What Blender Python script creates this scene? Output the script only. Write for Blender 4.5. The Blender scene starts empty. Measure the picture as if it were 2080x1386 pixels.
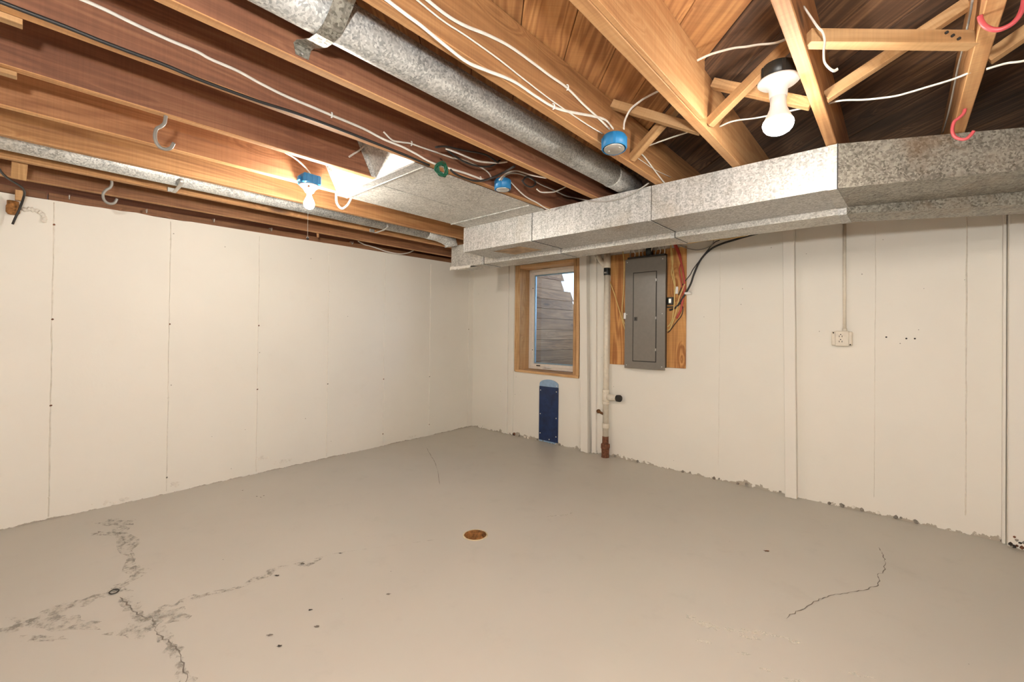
import bpy, bmesh, math, random
from mathutils import Vector, Matrix, Euler

random.seed(11)
scene = bpy.context.scene
col = scene.collection

# ------------------------------------------------------------------ camera
# world: origin at the floor in the room corner, x along the back wall,
# y towards the outside, z up (metres)
YAW, PITCH, ROLL = 0.726682, 0.006588, 0.011308
def view_axes(yaw, pitch, roll):
    right = Vector((math.cos(yaw), math.sin(yaw), 0)); fwd = Vector((-math.sin(yaw), math.cos(yaw), 0)); down = Vector((0, 0, -1))
    cp, sp = math.cos(pitch), math.sin(pitch)
    d2 = down * cp + fwd * sp; f2 = fwd * cp - down * sp
    cr, sr = math.cos(roll), math.sin(roll)
    return right * cr - d2 * sr, right * sr + d2 * cr, f2
r_, d_, f_ = view_axes(YAW, PITCH, ROLL)
cam_data = bpy.data.cameras.new('camera')
cam = bpy.data.objects.new('camera', cam_data); col.objects.link(cam)
M3 = Matrix((r_, -d_, -f_)).transposed()
cam.matrix_world = Matrix.Translation((4.303, -4.052, 1.26)) @ M3.to_4x4()
cam_data.sensor_fit = 'HORIZONTAL'; cam_data.sensor_width = 36.0
cam_data.lens = 884.34 / 2080 * 36.0
cam_data.shift_y = -(693 - 671.55) / 2080
cam_data.clip_start = 0.02
scene.camera = cam

# ------------------------------------------------------------------ world and exposure
world = bpy.data.worlds.new('daylight'); scene.world = world
world.use_nodes = True
wn = world.node_tree.nodes; wl = world.node_tree.links
bg = wn['Background']
sky = wn.new('ShaderNodeTexSky'); sky.sky_type = 'HOSEK_WILKIE'; sky.turbidity = 5.0
sky.sun_direction = Vector((-0.3, -0.5, 0.8)).normalized(); sky.ground_albedo = 0.3
wl.new(sky.outputs[0], bg.inputs[0]); bg.inputs[1].default_value = 7.5
vs = scene.view_settings
vs.view_transform = 'Standard'; vs.look = 'None'; vs.gamma = 1.0; vs.use_curve_mapping = False
vs.exposure = 1.76
BULB_POWER = 260.0      # emission strength of the bare bulbs
BULB_COL = (1.0, 0.93, 0.83, 1)

# ------------------------------------------------------------------ materials
def new_mat(name):
    m = bpy.data.materials.new(name); m.use_nodes = True
    nt = m.node_tree; b = nt.nodes['Principled BSDF']
    return m, nt, b
def N(nt, t, **kw):
    n = nt.nodes.new(t)
    for k, v in kw.items(): setattr(n, k, v)
    return n
def ramp(nt, src, stops):
    r = N(nt, 'ShaderNodeValToRGB'); e = r.color_ramp.elements
    while len(e) > 1: e.remove(e[0])
    e[0].position = stops[0][0]; e[0].color = tuple(stops[0][1]) + (1,) if len(stops[0][1]) == 3 else stops[0][1]
    for p, c in stops[1:]:
        k = e.new(p); k.color = tuple(c) + (1,) if len(c) == 3 else c
    nt.links.new(src, r.inputs[0]); return r
def coords(nt, scale=(1, 1, 1), rand=0.0, kind='Object'):
    tc = N(nt, 'ShaderNodeTexCoord'); mp = N(nt, 'ShaderNodeMapping'); mp.inputs['Scale'].default_value = scale
    src = tc.outputs[kind]
    if rand:
        oi = N(nt, 'ShaderNodeObjectInfo'); mu = N(nt, 'ShaderNodeMath', operation='MULTIPLY'); mu.inputs[1].default_value = rand
        nt.links.new(oi.outputs['Random'], mu.inputs[0])
        ad = N(nt, 'ShaderNodeVectorMath', operation='ADD'); nt.links.new(src, ad.inputs[0]); nt.links.new(mu.outputs[0], ad.inputs[1]); src = ad.outputs[0]
    nt.links.new(src, mp.inputs[0]); return mp.outputs[0]
def noise(nt, vec, scale, detail=4, rough=0.55, dist=0.0):
    n = N(nt, 'ShaderNodeTexNoise'); n.inputs['Scale'].default_value = scale; n.inputs['Detail'].default_value = detail
    n.inputs['Roughness'].default_value = rough; n.inputs['Distortion'].default_value = dist
    nt.links.new(vec, n.inputs['Vector']); return n
def mixc(nt, fac, a, b, blend='MIX'):
    m = N(nt, 'ShaderNodeMix', data_type='RGBA', blend_type=blend)
    for s, v in ((m.inputs[0], fac), (m.inputs[6], a), (m.inputs[7], b)):
        if hasattr(v, 'is_linked'): nt.links.new(v, s)
        elif isinstance(v, (int, float)): s.default_value = v
        else: s.default_value = tuple(v) + (1,) if len(v) == 3 else v
    return m.outputs[2]
def math_(nt, op, a, b=None, clamp=False):
    m = N(nt, 'ShaderNodeMath', operation=op); m.use_clamp = clamp
    for i, v in ((0, a), (1, b)):
        if v is None: continue
        if hasattr(v, 'is_linked'): nt.links.new(v, m.inputs[i])
        else: m.inputs[i].default_value = v
    return m.outputs[0]
def bump(nt, b, h, strength, dist=0.01):
    bp = N(nt, 'ShaderNodeBump'); bp.inputs['Strength'].default_value = strength; bp.inputs['Distance'].default_value = dist
    nt.links.new(h, bp.inputs['Height']); nt.links.new(bp.outputs[0], b.inputs['Normal'])
def plain(name, c, rough=0.5, metal=0.0, var=0.06, scale=30):
    m, nt, b = new_mat(name)
    v = coords(nt, rand=13.0); n = noise(nt, v, scale)
    lo = tuple(max(0, x * (1 - var * 2)) for x in c); hi = tuple(min(1, x * (1 + var)) for x in c)
    r = ramp(nt, n.outputs[0], [(0.3, lo), (0.7, hi)])
    nt.links.new(r.outputs[0], b.inputs['Base Color']); b.inputs['Roughness'].default_value = rough; b.inputs['Metallic'].default_value = metal
    return m
def wood(name, dark, mid, light, knot=(0.10, 0.045, 0.02), knots=0.55, rough=0.72, ring=0.5, rscale=1.0):
    """sawn timber, grain along local x"""
    m, nt, b = new_mat(name)
    v = coords(nt, (0.7, 9, 9), rand=41.0)
    vk = coords(nt, (1.6, 5.0, 6.5), rand=41.0)
    vo = N(nt, 'ShaderNodeTexVoronoi'); vo.inputs['Scale'].default_value = 1.0; vo.inputs['Randomness'].default_value = 1.0
    nt.links.new(vk, vo.inputs['Vector'])
    kn = math_(nt, 'SUBTRACT', 1.0, math_(nt, 'MULTIPLY', vo.outputs['Distance'], 3.4), clamp=True)   # 1 at the knot
    # grain bends round the knots
    sh = N(nt, 'ShaderNodeVectorMath', operation='ADD'); cm = N(nt, 'ShaderNodeCombineXYZ')
    nt.links.new(math_(nt, 'MULTIPLY', kn, 0.9), cm.inputs[1]); nt.links.new(math_(nt, 'MULTIPLY', kn, 0.9), cm.inputs[2])
    nt.links.new(v, sh.inputs[0]); nt.links.new(cm.outputs[0], sh.inputs[1])
    n1 = noise(nt, sh.outputs[0], 0.9 * rscale, 3, 0.5, 0.6)
    wv = N(nt, 'ShaderNodeMath', operation='SINE'); nt.links.new(math_(nt, 'MULTIPLY', n1.outputs[0], 55.0), wv.inputs[0])
    rings = math_(nt, 'MULTIPLY_ADD', wv.outputs[0], 0.5); rings.node.inputs[2].default_value = 0.5
    vf = coords(nt, (2.0, 90, 90), rand=41.0); n2 = noise(nt, vf, 1.0, 5, 0.6)
    v3 = coords(nt, (0.9, 3.0, 3.0), rand=23.0); n3 = noise(nt, v3, 1.2, 3)
    f = math_(nt, 'ADD', math_(nt, 'MULTIPLY', rings, 0.28 * ring), math_(nt, 'MULTIPLY', n2.outputs[0], 0.40))
    f = math_(nt, 'ADD', f, math_(nt, 'MULTIPLY', n3.outputs[0], 0.55))
    r = ramp(nt, f, [(0.30, light), (0.52, mid), (0.80, dark)])
    sk = N(nt, 'ShaderNodeSeparateColor'); nt.links.new(vo.outputs['Color'], sk.inputs[0])
    sel = math_(nt, 'GREATER_THAN', sk.outputs[0], 1.0 - knots * 0.75)
    kmask = math_(nt, 'MULTIPLY', math_(nt, 'SMOOTH_MIN', math_(nt, 'MULTIPLY', math_(nt, 'SUBTRACT', kn, 0.42, clamp=True), 3.2, clamp=True), 1.0), sel, clamp=True)
    c = mixc(nt, kmask, r.outputs[0], knot)
    vs_ = coords(nt, (150, 3, 3), rand=9.0); n4 = noise(nt, vs_, 1.0, 2)
    saw = ramp(nt, n4.outputs[0], [(0.35, (0.86, 0.86, 0.86)), (0.6, (1, 1, 1))])
    c = mixc(nt, 0.6, c, saw.outputs[0], 'MULTIPLY')
    oi = N(nt, 'ShaderNodeObjectInfo'); hv = N(nt, 'ShaderNodeHueSaturation')
    mr = N(nt, 'ShaderNodeMapRange'); mr.inputs['To Min'].default_value = 0.82; mr.inputs['To Max'].default_value = 1.15
    nt.links.new(oi.outputs['Random'], mr.inputs[0]); nt.links.new(mr.outputs[0], hv.inputs['Value']); nt.links.new(c, hv.inputs['Color'])
    nt.links.new(hv.outputs[0], b.inputs['Base Color']); b.inputs['Roughness'].default_value = rough
    bump(nt, b, f, 0.25, 0.003)
    return m
def galvanised(name, lo, hi, rough=0.42, metal=0.75, stain=(0.32, 0.25, 0.16), stains=0.35, cell=70.0, streak=False):
    m, nt, b = new_mat(name)
    v = coords(nt, (1, 1, 1), rand=7.0)
    nd = noise(nt, v, 14, 3)
    ad = N(nt, 'ShaderNodeVectorMath', operation='MULTIPLY_ADD'); nt.links.new(nd.outputs[1], ad.inputs[0]); ad.inputs[1].default_value = (0.03, 0.03, 0.03); nt.links.new(v, ad.inputs[2])
    vo = N(nt, 'ShaderNodeTexVoronoi'); vo.inputs['Scale'].default_value = cell; nt.links.new(ad.outputs[0], vo.inputs['Vector'])
    sep = N(nt, 'ShaderNodeSeparateColor'); nt.links.new(vo.outputs['Color'], sep.inputs[0])
    vs2 = coords(nt, (60, 60, 4) if streak else (9, 9, 9), rand=7.0); n2 = noise(nt, vs2, 1.0, 6, 0.65)
    f = math_(nt, 'ADD', math_(nt, 'MULTIPLY', sep.outputs[0], 0.45), math_(nt, 'MULTIPLY', n2.outputs[0], 0.65))
    r = ramp(nt, f, [(0.25, lo), (0.75, hi)])
    n3 = noise(nt, v, 3.2, 5, 0.6); st = ramp(nt, n3.outputs[0], [(0.55, (0, 0, 0)), (0.72, (stains, stains, stains))])
    c = mixc(nt, st.outputs[0], r.outputs[0], stain)
    nt.links.new(c, b.inputs['Base Color']); b.inputs['Metallic'].default_value = metal
    rr = N(nt, 'ShaderNodeMapRange'); rr.inputs['To Min'].default_value = rough - 0.1; rr.inputs['To Max'].default_value = rough + 0.16
    nt.links.new(sep.outputs[1], rr.inputs[0]); nt.links.new(rr.outputs[0], b.inputs['Roughness'])
    bump(nt, b, n2.outputs[0], 0.12, 0.004)
    return m
def painted_concrete(name, base, speck=(0.10, 0.07, 0.05), under=(0.34, 0.29, 0.22), foot=0.05):
    """cream masonry paint: brush relief, small pits, flaking along the foot of the wall"""
    m, nt, b = new_mat(name)
    v = coords(nt)
    n1 = noise(nt, v, 1.1, 4); n2 = noise(nt, v, 60, 4); n5 = noise(nt, v, 7, 5, 0.6)
    lo = tuple(x * 0.955 for x in base)
    r = ramp(nt, n1.outputs[0], [(0.35, lo), (0.65, base)])
    c = mixc(nt, math_(nt, 'MULTIPLY', math_(nt, 'SUBTRACT', n5.outputs[0], 0.62, clamp=True), 0.9, clamp=True), r.outputs[0], tuple(x * y for x, y in zip(base, (0.8, 0.76, 0.7))))
    vo = N(nt, 'ShaderNodeTexVoronoi'); vo.inputs['Scale'].default_value = 9.0; nt.links.new(v, vo.inputs['Vector'])
    sepc = N(nt, 'ShaderNodeSeparateColor'); nt.links.new(vo.outputs['Color'], sepc.inputs[0])
    pit = math_(nt, 'MULTIPLY', math_(nt, 'LESS_THAN', vo.outputs['Distance'], 0.034), math_(nt, 'GREATER_THAN', sepc.outputs[0], 0.55))
    c = mixc(nt, math_(nt, 'MULTIPLY', pit, 0.75), c, speck)
    # flaked paint near the floor
    sx = N(nt, 'ShaderNodeSeparateXYZ'); nt.links.new(v, sx.inputs[0])
    n6 = noise(nt, v, 16, 5, 0.65); n7 = noise(nt, v, 1.7, 2)
    lim = math_(nt, 'MULTIPLY', math_(nt, 'SUBTRACT', math_(nt, 'ADD', n6.outputs[0], n7.outputs[0]), 0.92, clamp=True), foot * 3.2)
    fl = math_(nt, 'LESS_THAN', sx.outputs[2], lim)
    c = mixc(nt, math_(nt, 'MULTIPLY', fl, 0.8), c, under)
    nt.links.new(c, b.inputs['Base Color']); b.inputs['Roughness'].default_value = 0.62
    h = math_(nt, 'ADD', math_(nt, 'MULTIPLY', n2.outputs[0], 0.35), math_(nt, 'MULTIPLY', n5.outputs[0], 1.0))
    h = math_(nt, 'SUBTRACT', h, math_(nt, 'MULTIPLY', fl, 0.6))
    bump(nt, b, h, 0.35, 0.004)
    return m
def floor_paint(name):
    m, nt, b = new_mat(name)
    v = coords(nt)
    n1 = noise(nt, v, 0.7, 4); n2 = noise(nt, v, 5.0, 6, 0.65); n3 = noise(nt, v, 90, 3)
    r = ramp(nt, n1.outputs[0], [(0.3, FLOOR_LO), (0.7, FLOOR_HI)])
    c = mixc(nt, math_(nt, 'MULTIPLY', math_(nt, 'SUBTRACT', n2.outputs[0], 0.58, clamp=True), 1.2, clamp=True), r.outputs[0], tuple(x * 0.72 for x in FLOOR_LO))
    vo = N(nt, 'ShaderNodeTexVoronoi'); vo.inputs['Scale'].default_value = 5.0; nt.links.new(v, vo.inputs['Vector'])
    sepc = N(nt, 'ShaderNodeSeparateColor'); nt.links.new(vo.outputs['Color'], sepc.inputs[0])
    sp = math_(nt, 'MULTIPLY', math_(nt, 'LESS_THAN', vo.outputs['Distance'], 0.018), math_(nt, 'GREATER_THAN', sepc.outputs[0], 0.5))
    c = mixc(nt, math_(nt, 'MULTIPLY', sp, 0.6), c, (0.10, 0.085, 0.07))
    sp2 = math_(nt, 'MULTIPLY', math_(nt, 'LESS_THAN', vo.outputs['Distance'], 0.014), math_(nt, 'LESS_THAN', sepc.outputs[0], 0.12))
    c = mixc(nt, math_(nt, 'MULTIPLY', sp2, 0.7), c, (0.75, 0.72, 0.66))
    nt.links.new(c, b.inputs['Base Color'])
    rr = N(nt, 'ShaderNodeMapRange'); rr.inputs['To Min'].default_value = 0.36; rr.inputs['To Max'].default_value = 0.52
    nt.links.new(n2.outputs[0], rr.inputs[0]); nt.links.new(rr.outputs[0], b.inputs['Roughness'])
    b.inputs['Specular IOR Level'].default_value = 0.42
    bump(nt, b, math_(nt, 'ADD', n2.outputs[0], math_(nt, 'MULTIPLY', n3.outputs[0], 0.15)), 0.10, 0.006)
    return m
def emitter(name, c, s):
    m, nt, b = new_mat(name)
    b.inputs['Base Color'].default_value = (0.9, 0.9, 0.88, 1)
    b.inputs['Emission Color'].default_value = c; b.inputs['Emission Strength'].default_value = s
    return m
def glass_mat(name):
    m, nt, b = new_mat(name)
    v = coords(nt); n = noise(nt, v, 6, 3); rr = N(nt, 'ShaderNodeMapRange'); rr.inputs['To Min'].default_value = 0.0; rr.inputs['To Max'].default_value = 0.03
    nt.links.new(n.outputs[0], rr.inputs[0])
    gl = N(nt, 'ShaderNodeBsdfGlossy'); gl.inputs['Roughness'].default_value = 0.02
    tr = N(nt, 'ShaderNodeBsdfTransparent'); tr.inputs['Color'].default_value = (0.86, 0.91, 0.93, 1)
    fr = N(nt, 'ShaderNodeFresnel'); fr.inputs['IOR'].default_value = 1.45
    mx = N(nt, 'ShaderNodeMixShader'); nt.links.new(fr.outputs[0], mx.inputs[0]); nt.links.new(tr.outputs[0], mx.inputs[1]); nt.links.new(gl.outputs[0], mx.inputs[2])
    nt.links.new(mx.outputs[0], nt.nodes['Material Output'].inputs[0])
    return m
def scuff_mat(name, c, amount=0.5, scale=24.0):
    """broken-up stain lying on the floor paint"""
    m, nt, b = new_mat(name)
    v = coords(nt); n = noise(nt, v, scale, 6, 0.7); r = ramp(nt, n.outputs[0], [(0.46, (0, 0, 0)), (0.62, (amount, amount, amount))])
    b.inputs['Base Color'].default_value = tuple(c) + (1,); b.inputs['Roughness'].default_value = 0.6
    nt.links.new(r.outputs[0], b.inputs['Alpha'])
    return m

FLOOR_LO = (0.525, 0.497, 0.437); FLOOR_HI = (0.575, 0.545, 0.480)
CREAM = (0.82, 0.785, 0.705)
M = {}
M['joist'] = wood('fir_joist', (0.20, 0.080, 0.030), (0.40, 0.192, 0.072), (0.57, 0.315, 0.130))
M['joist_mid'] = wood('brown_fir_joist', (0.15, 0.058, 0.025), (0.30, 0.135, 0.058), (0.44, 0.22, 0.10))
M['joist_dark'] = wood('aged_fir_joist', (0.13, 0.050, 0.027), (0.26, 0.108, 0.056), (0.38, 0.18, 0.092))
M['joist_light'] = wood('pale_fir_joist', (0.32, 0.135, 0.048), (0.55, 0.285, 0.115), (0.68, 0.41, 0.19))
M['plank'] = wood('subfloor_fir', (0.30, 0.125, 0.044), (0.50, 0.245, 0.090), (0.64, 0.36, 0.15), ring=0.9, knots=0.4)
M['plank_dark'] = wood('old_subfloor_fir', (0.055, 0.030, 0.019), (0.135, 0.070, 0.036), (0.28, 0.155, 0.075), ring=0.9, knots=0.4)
M['brace'] = wood('bridging_pine', (0.33, 0.17, 0.07), (0.52, 0.30, 0.13), (0.66, 0.42, 0.21), knots=0.3)
M['buck'] = wood('window_pine', (0.40, 0.20, 0.08), (0.62, 0.37, 0.17), (0.76, 0.52, 0.28), knot=(0.09, 0.035, 0.015), knots=1.0)
M['ply'] = wood('plywood', (0.36, 0.14, 0.04), (0.62, 0.31, 0.10), (0.74, 0.43, 0.17), knots=0.3, ring=1.0, rscale=0.7)
M['weathered'] = wood('weathered_timber', (0.12, 0.050, 0.020), (0.30, 0.140, 0.058), (0.46, 0.255, 0.125), knots=0.4)
M['sillwood'] = wood('sill_plate_wood', (0.10, 0.045, 0.02), (0.22, 0.10, 0.045), (0.34, 0.18, 0.09))
M['wall'] = painted_concrete('cream_masonry_paint', CREAM)
M['trim'] = painted_concrete('cream_trim_paint', (0.82, 0.785, 0.71), foot=0.02)
M['wall_l'] = painted_concrete('cream_wall_paint', CREAM, foot=0.014)
M['seam'] = plain('cream_seam', (0.79, 0.745, 0.66), 0.6)
M['floor'] = floor_paint('grey_floor_paint')
M['galv'] = galvanised('galvanised_sheet', (0.28, 0.275, 0.26), (0.60, 0.59, 0.565), streak=True, metal=0.4, rough=0.45, cell=140)
M['galv_dull'] = galvanised('dull_galvanised_sheet', (0.34, 0.325, 0.295), (0.66, 0.64, 0.59), rough=0.5, metal=0.4, cell=120)
M['galv_dirty'] = galvanised('dirty_galvanised_sheet', (0.12, 0.112, 0.092), (0.42, 0.40, 0.345), rough=0.42, metal=0.45, stain=(0.25, 0.16, 0.09), stains=0.5, cell=130)
M['galv_pipe'] = galvanised('spangled_pipe', (0.27, 0.275, 0.27), (0.72, 0.72, 0.69), rough=0.42, metal=0.4, cell=150)
M['white_cable'] = plain('white_cable_sheath', (0.74, 0.70, 0.63), 0.45)
M['grey_cable'] = plain('grey_cable_sheath', (0.36, 0.34, 0.31), 0.5)
M['black_cable'] = plain('black_cable_sheath', (0.018, 0.016, 0.015), 0.5)
M['yellow_cable'] = plain('yellow_cable_sheath', (0.72, 0.53, 0.20), 0.5)
M['red_cable'] = plain('red_cable_sheath', (0.50, 0.075, 0.05), 0.5)
M['green_wire'] = plain('green_wire', (0.006, 0.095, 0.045), 0.35)
M['blue_box'] = plain('blue_plastic', (0.018, 0.185, 0.42), 0.42)
M['dark_box'] = plain('black_plastic', (0.02, 0.022, 0.02), 0.4)
M['white_plastic'] = plain('white_plastic', (0.82, 0.81, 0.78), 0.4, var=0.02)
M['steel'] = plain('bright_steel', (0.62, 0.61, 0.58), 0.35, 0.8)
M['hook_grey'] = plain('grey_vinyl', (0.24, 0.225, 0.20), 0.4)
M['hook_red'] = plain('red_vinyl', (0.50, 0.075, 0.085), 0.38)
M['panel'] = plain('panel_grey_enamel', (0.195, 0.176, 0.150), 0.33, 0.0, var=0.03)
M['panel_dark'] = plain('panel_side_enamel', (0.055, 0.05, 0.045), 0.5)
M['line'] = plain('dark_gap', (0.03, 0.027, 0.024), 0.7)
M['pipe_paint'] = plain('cream_pipe_paint', (0.76, 0.69, 0.57), 0.5, var=0.05)
M['rust'] = plain('rusted_iron', (0.20, 0.075, 0.035), 0.8, var=0.3, scale=60)
M['rust_orange'] = plain('orange_rust', (0.36, 0.16, 0.045), 0.85, var=0.35, scale=45)
M['brass'] = plain('old_brass', (0.20, 0.09, 0.035), 0.5, 0.5, var=0.2)
M['navy'] = plain('navy_painted_board', (0.010, 0.030, 0.105), 0.35, var=0.2, scale=16)
M['pale_blue'] = plain('pale_blue_paint', (0.30, 0.44, 0.62), 0.55)
M['window_white'] = plain('window_frame_white', (0.80, 0.74, 0.66), 0.45, var=0.03)
M['alu'] = plain('blue_grey_spacer', (0.30, 0.42, 0.50), 0.35, 0.3)
M['glass'] = glass_mat('window_glass')
M['earth'] = plain('earth', (0.10, 0.075, 0.055), 0.9, var=0.3, scale=8)
M['gravel'] = plain('gravel', (0.22, 0.20, 0.18), 0.9, var=0.35, scale=50)
M['stone'] = plain('pale_stone', (0.66, 0.56, 0.36), 0.8, var=0.15)
M['crack'] = plain('crack_grey', (0.20, 0.175, 0.145), 0.9)  # dark grey-brown for cracks, chips and flakes
M['chip'] = plain('dark_chip', (0.035, 0.03, 0.025), 0.9)
M['scuff_dark'] = scuff_mat('grey_patch', (0.39, 0.365, 0.315), 0.6)
M['scuff_light'] = scuff_mat('worn_patch', (0.86, 0.82, 0.70), 0.8, 40)
M['tan_rust'] = plain('tan_rusty_plate', (0.46, 0.32, 0.20), 0.8, var=0.25, scale=9)
M['concrete'] = plain('bare_concrete', (0.30, 0.27, 0.23), 0.9, var=0.2, scale=12)
M['bulb'] = emitter('lit_bulb', BULB_COL, BULB_POWER * 1.12)
M['flood'] = emitter('lit_flood_lens', BULB_COL, BULB_POWER * 0.52)
M['bulb_fill'] = emitter('lit_fill_bulb', BULB_COL, BULB_POWER * 0.9)  # for the added, unseen bulbs behind the camera
M['flash_bulb'] = emitter('lit_camera_flash', (1.0, 0.97, 0.93, 1), 440.0)  # stands in for the camera flash

# ------------------------------------------------------------------ mesh helpers
class MB:
    def __init__(s): s.v = []; s.f = []; s.sm = []
    def add(s, vs, fs, smooth=False):
        o = len(s.v); s.v += [tuple(x) for x in vs]; s.f += [tuple(i + o for i in f) for f in fs]; s.sm += [smooth] * len(fs); return s
    def box(s, x0, x1, y0, y1, z0, z1, c=0.0):
        if c <= 0:
            vs = [(x0, y0, z0), (x1, y0, z0), (x1, y1, z0), (x0, y1, z0), (x0, y0, z1), (x1, y0, z1), (x1, y1, z1), (x0, y1, z1)]
            return s.add(vs, [(0, 3, 2, 1), (4, 5, 6, 7), (0, 1, 5, 4), (1, 2, 6, 5), (2, 3, 7, 6), (3, 0, 4, 7)])
        bm = bmesh.new(); bmesh.ops.create_cube(bm, size=1)
        for v in bm.verts: v.co = Vector(((x0 + x1) / 2 + v.co.x * (x1 - x0), (y0 + y1) / 2 + v.co.y * (y1 - y0), (z0 + z1) / 2 + v.co.z * (z1 - z0)))
        bmesh.ops.bevel(bm, geom=bm.edges[:], offset=c, segments=1, affect='EDGES')
        bm.verts.index_update(); s.add([v.co for v in bm.verts], [[v.index for v in f.verts] for f in bm.faces]); bm.free(); return s
    def prism(s, poly, axis, a, b):
        """poly of 2D points extruded along an axis"""
        def mk(p, t): return {'x': (t, p[0], p[1]), 'y': (p[0], t, p[1]), 'z': (p[0], p[1], t)}[axis]
        n = len(poly); vs = [mk(p, a) for p in poly] + [mk(p, b) for p in poly]
        fs = [tuple(range(n))[::-1], tuple(range(n, 2 * n))] + [(i, (i + 1) % n, n + (i + 1) % n, n + i) for i in range(n)]
        return s.add(vs, fs)
    def lathe(s, prof, c=(0, 0, 0), seg=24, axis='z', smooth=True, caps=True):
        vs = []; fs = []
        for r, h in prof:
            for k in range(seg):
                t = 2 * math.pi * k / seg; a, b = r * math.cos(t), r * math.sin(t)
                p = {'z': (a, b, h), 'y': (a, h, b), 'x': (h, a, b)}[axis]
                vs.append((c[0] + p[0], c[1] + p[1], c[2] + p[2]))
        m = len(prof)
        for i in range(m - 1):
            for k in range(seg):
                fs.append((i * seg + k, i * seg + (k + 1) % seg, (i + 1) * seg + (k + 1) % seg, (i + 1) * seg + k))
        s.add(vs, fs, smooth)
        if caps:
            o = len(s.v) - len(vs)
            for i in (0, m - 1):
                if prof[i][0] > 1e-5: s.f.append(tuple(o + i * seg + k for k in range(seg))); s.sm.append(False)
        return s
    def tube(s, pts, r, seg=8, r2=None, cyclic=False, up=None):
        P = [Vector(p) for p in pts]; n = len(P); vs = []; fs = []
        r2 = r if r2 is None else r2
        nrm = None
        for i in range(n):
            t = (P[(i + 1) % n] - P[i - 1]) if cyclic else (P[min(i + 1, n - 1)] - P[max(i - 1, 0)])
            t.normalize()
            if nrm is None:
                a = Vector(up) if up else (Vector((0, 0, 1)) if abs(t.z) < 0.9 else Vector((1, 0, 0)))
                nrm = (a - t * a.dot(t)).normalized()
            else: nrm = (nrm - t * nrm.dot(t)).normalized()
            bn = t.cross(nrm)
            for k in range(seg):
                q = 2 * math.pi * k / seg
                vs.append(P[i] + nrm * (r * math.cos(q)) + bn * (r2 * math.sin(q)))
        for i in range(n if cyclic else n - 1):
            for k in range(seg):
                j = (i + 1) % n
                fs.append((i * seg + k, i * seg + (k + 1) % seg, j * seg + (k + 1) % seg, j * seg + k))
        s.add(vs, fs, True)
        if not cyclic:
            o = len(s.v) - len(vs)
            s.f += [tuple(o + k for k in range(seg))[::-1], tuple(o + (n - 1) * seg + k for k in range(seg))]; s.sm += [False, False]
        return s
    def build(s, name, mat, parent=None, loc=(0, 0, 0), rot=None):
        me = bpy.data.meshes.new(name); me.from_pydata(s.v, [], s.f)
        me.polygons.foreach_set('use_smooth', s.sm); me.materials.append(M[mat]); me.update()
        bm = bmesh.new(); bm.from_mesh(me); bmesh.ops.recalc_face_normals(bm, faces=bm.faces[:]); bm.to_mesh(me); bm.free()
        o = bpy.data.objects.new(name, me); col.objects.link(o)
        o.location = loc
        if rot: o.rotation_euler = rot
        if parent: o.parent = parent
        return o
def rebase(o, p):
    """move the object's origin to p without moving its shape"""
    p = Vector(p); o.data.transform(Matrix.Translation(-p)); o.location = p; return o
def T(o, label, cat, group=None):
    o['label'] = label; o['category'] = cat
    if group: o['group'] = group
    return o
def S(o): o['kind'] = 'structure'; return o
def empty(name, loc=(0, 0, 0)):
    e = bpy.data.objects.new(name, None); e.location = loc; e.empty_display_size = 0.05; col.objects.link(e); return e
def under(o, parent):
    """parent keeping the world place (parents are never rotated)"""
    o.parent = parent; o.location = Vector(o.location) - Vector(parent.location); return o
def spline(pts, n=8):
    P = [Vector(p) for p in pts]
    if len(P) < 3: return P
    out = []
    Q = [P[0] * 2 - P[1]] + P + [P[-1] * 2 - P[-2]]
    for i in range(1, len(Q) - 2):
        for k in range(n):
            t = k / n; a, b, c, d = Q[i - 1], Q[i], Q[i + 1], Q[i + 2]
            out.append(0.5 * ((2 * b) + (c - a) * t + (2 * a - 5 * b + 4 * c - d) * t * t + (3 * b - a - 3 * c + d) * t ** 3))
    out.append(P[-1]); return out
def beam(name, p0, p1, w, h, mat, up=(0, 0, 1), c=0.002, parent=None):
    """sawn timber from p0 to p1, w across, h along up; origin at p0, grain along local x"""
    p0, p1 = Vector(p0), Vector(p1); d = (p1 - p0); L = d.length; d.normalize()
    u = Vector(up); u = (u - d * u.dot(d)).normalized(); s_ = u.cross(d)
    o = MB().box(0, L, -w / 2, w / 2, -h / 2, h / 2, c).build(name, mat)
    o.matrix_world = Matrix.Translation(p0) @ Matrix((d, s_, u)).transposed().to_4x4()
    if parent: o.parent = parent
    return o
def cable(name, pts, r, mat, label, cat='cable', group=None, flat=None, up=None, n=6):
    o = MB().tube(spline(pts, n), r, 8, flat, up=up).build(name, mat)
    rebase(o, pts[0]); return T(o, label, cat, group)

JH = 2.142          # underside of the joists
SUB = 2.386         # underside of the subfloor
XR, YF = 8.6, -8.2  # far right wall and wall behind the camera

# ------------------------------------------------------------------ floor
DR = (2.335, -2.16)          # floor drain
def floor_mesh():
    mb = MB(); cx, cy = DR; q = 0.15; r = 0.070; n = 48
    x0, x1, y0, y1 = -0.4, XR + 0.3, YF - 0.3, 0.3
    def quad(a, b, c, d): mb.add([(a, c, 0), (b, c, 0), (b, d, 0), (a, d, 0)], [(0, 1, 2, 3)])
    quad(x0, cx - q, y0, y1); quad(cx + q, x1, y0, y1); quad(cx - q, cx + q, y0, cy - q); quad(cx - q, cx + q, cy + q, y1)
    ring = []; sq = []
    for k in range(n):
        t = 2 * math.pi * k / n; c, s = math.cos(t), math.sin(t); m = max(abs(c), abs(s))
        ring.append((cx + r * c, cy + r * s, 0)); sq.append((cx + q * c / m, cy + q * s / m, 0))
    mb.add(ring + sq, [(k, n + k, n + (k + 1) % n, (k + 1) % n) for k in range(n)])
    return mb
floor = S(floor_mesh().build('floor', 'floor'))
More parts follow.
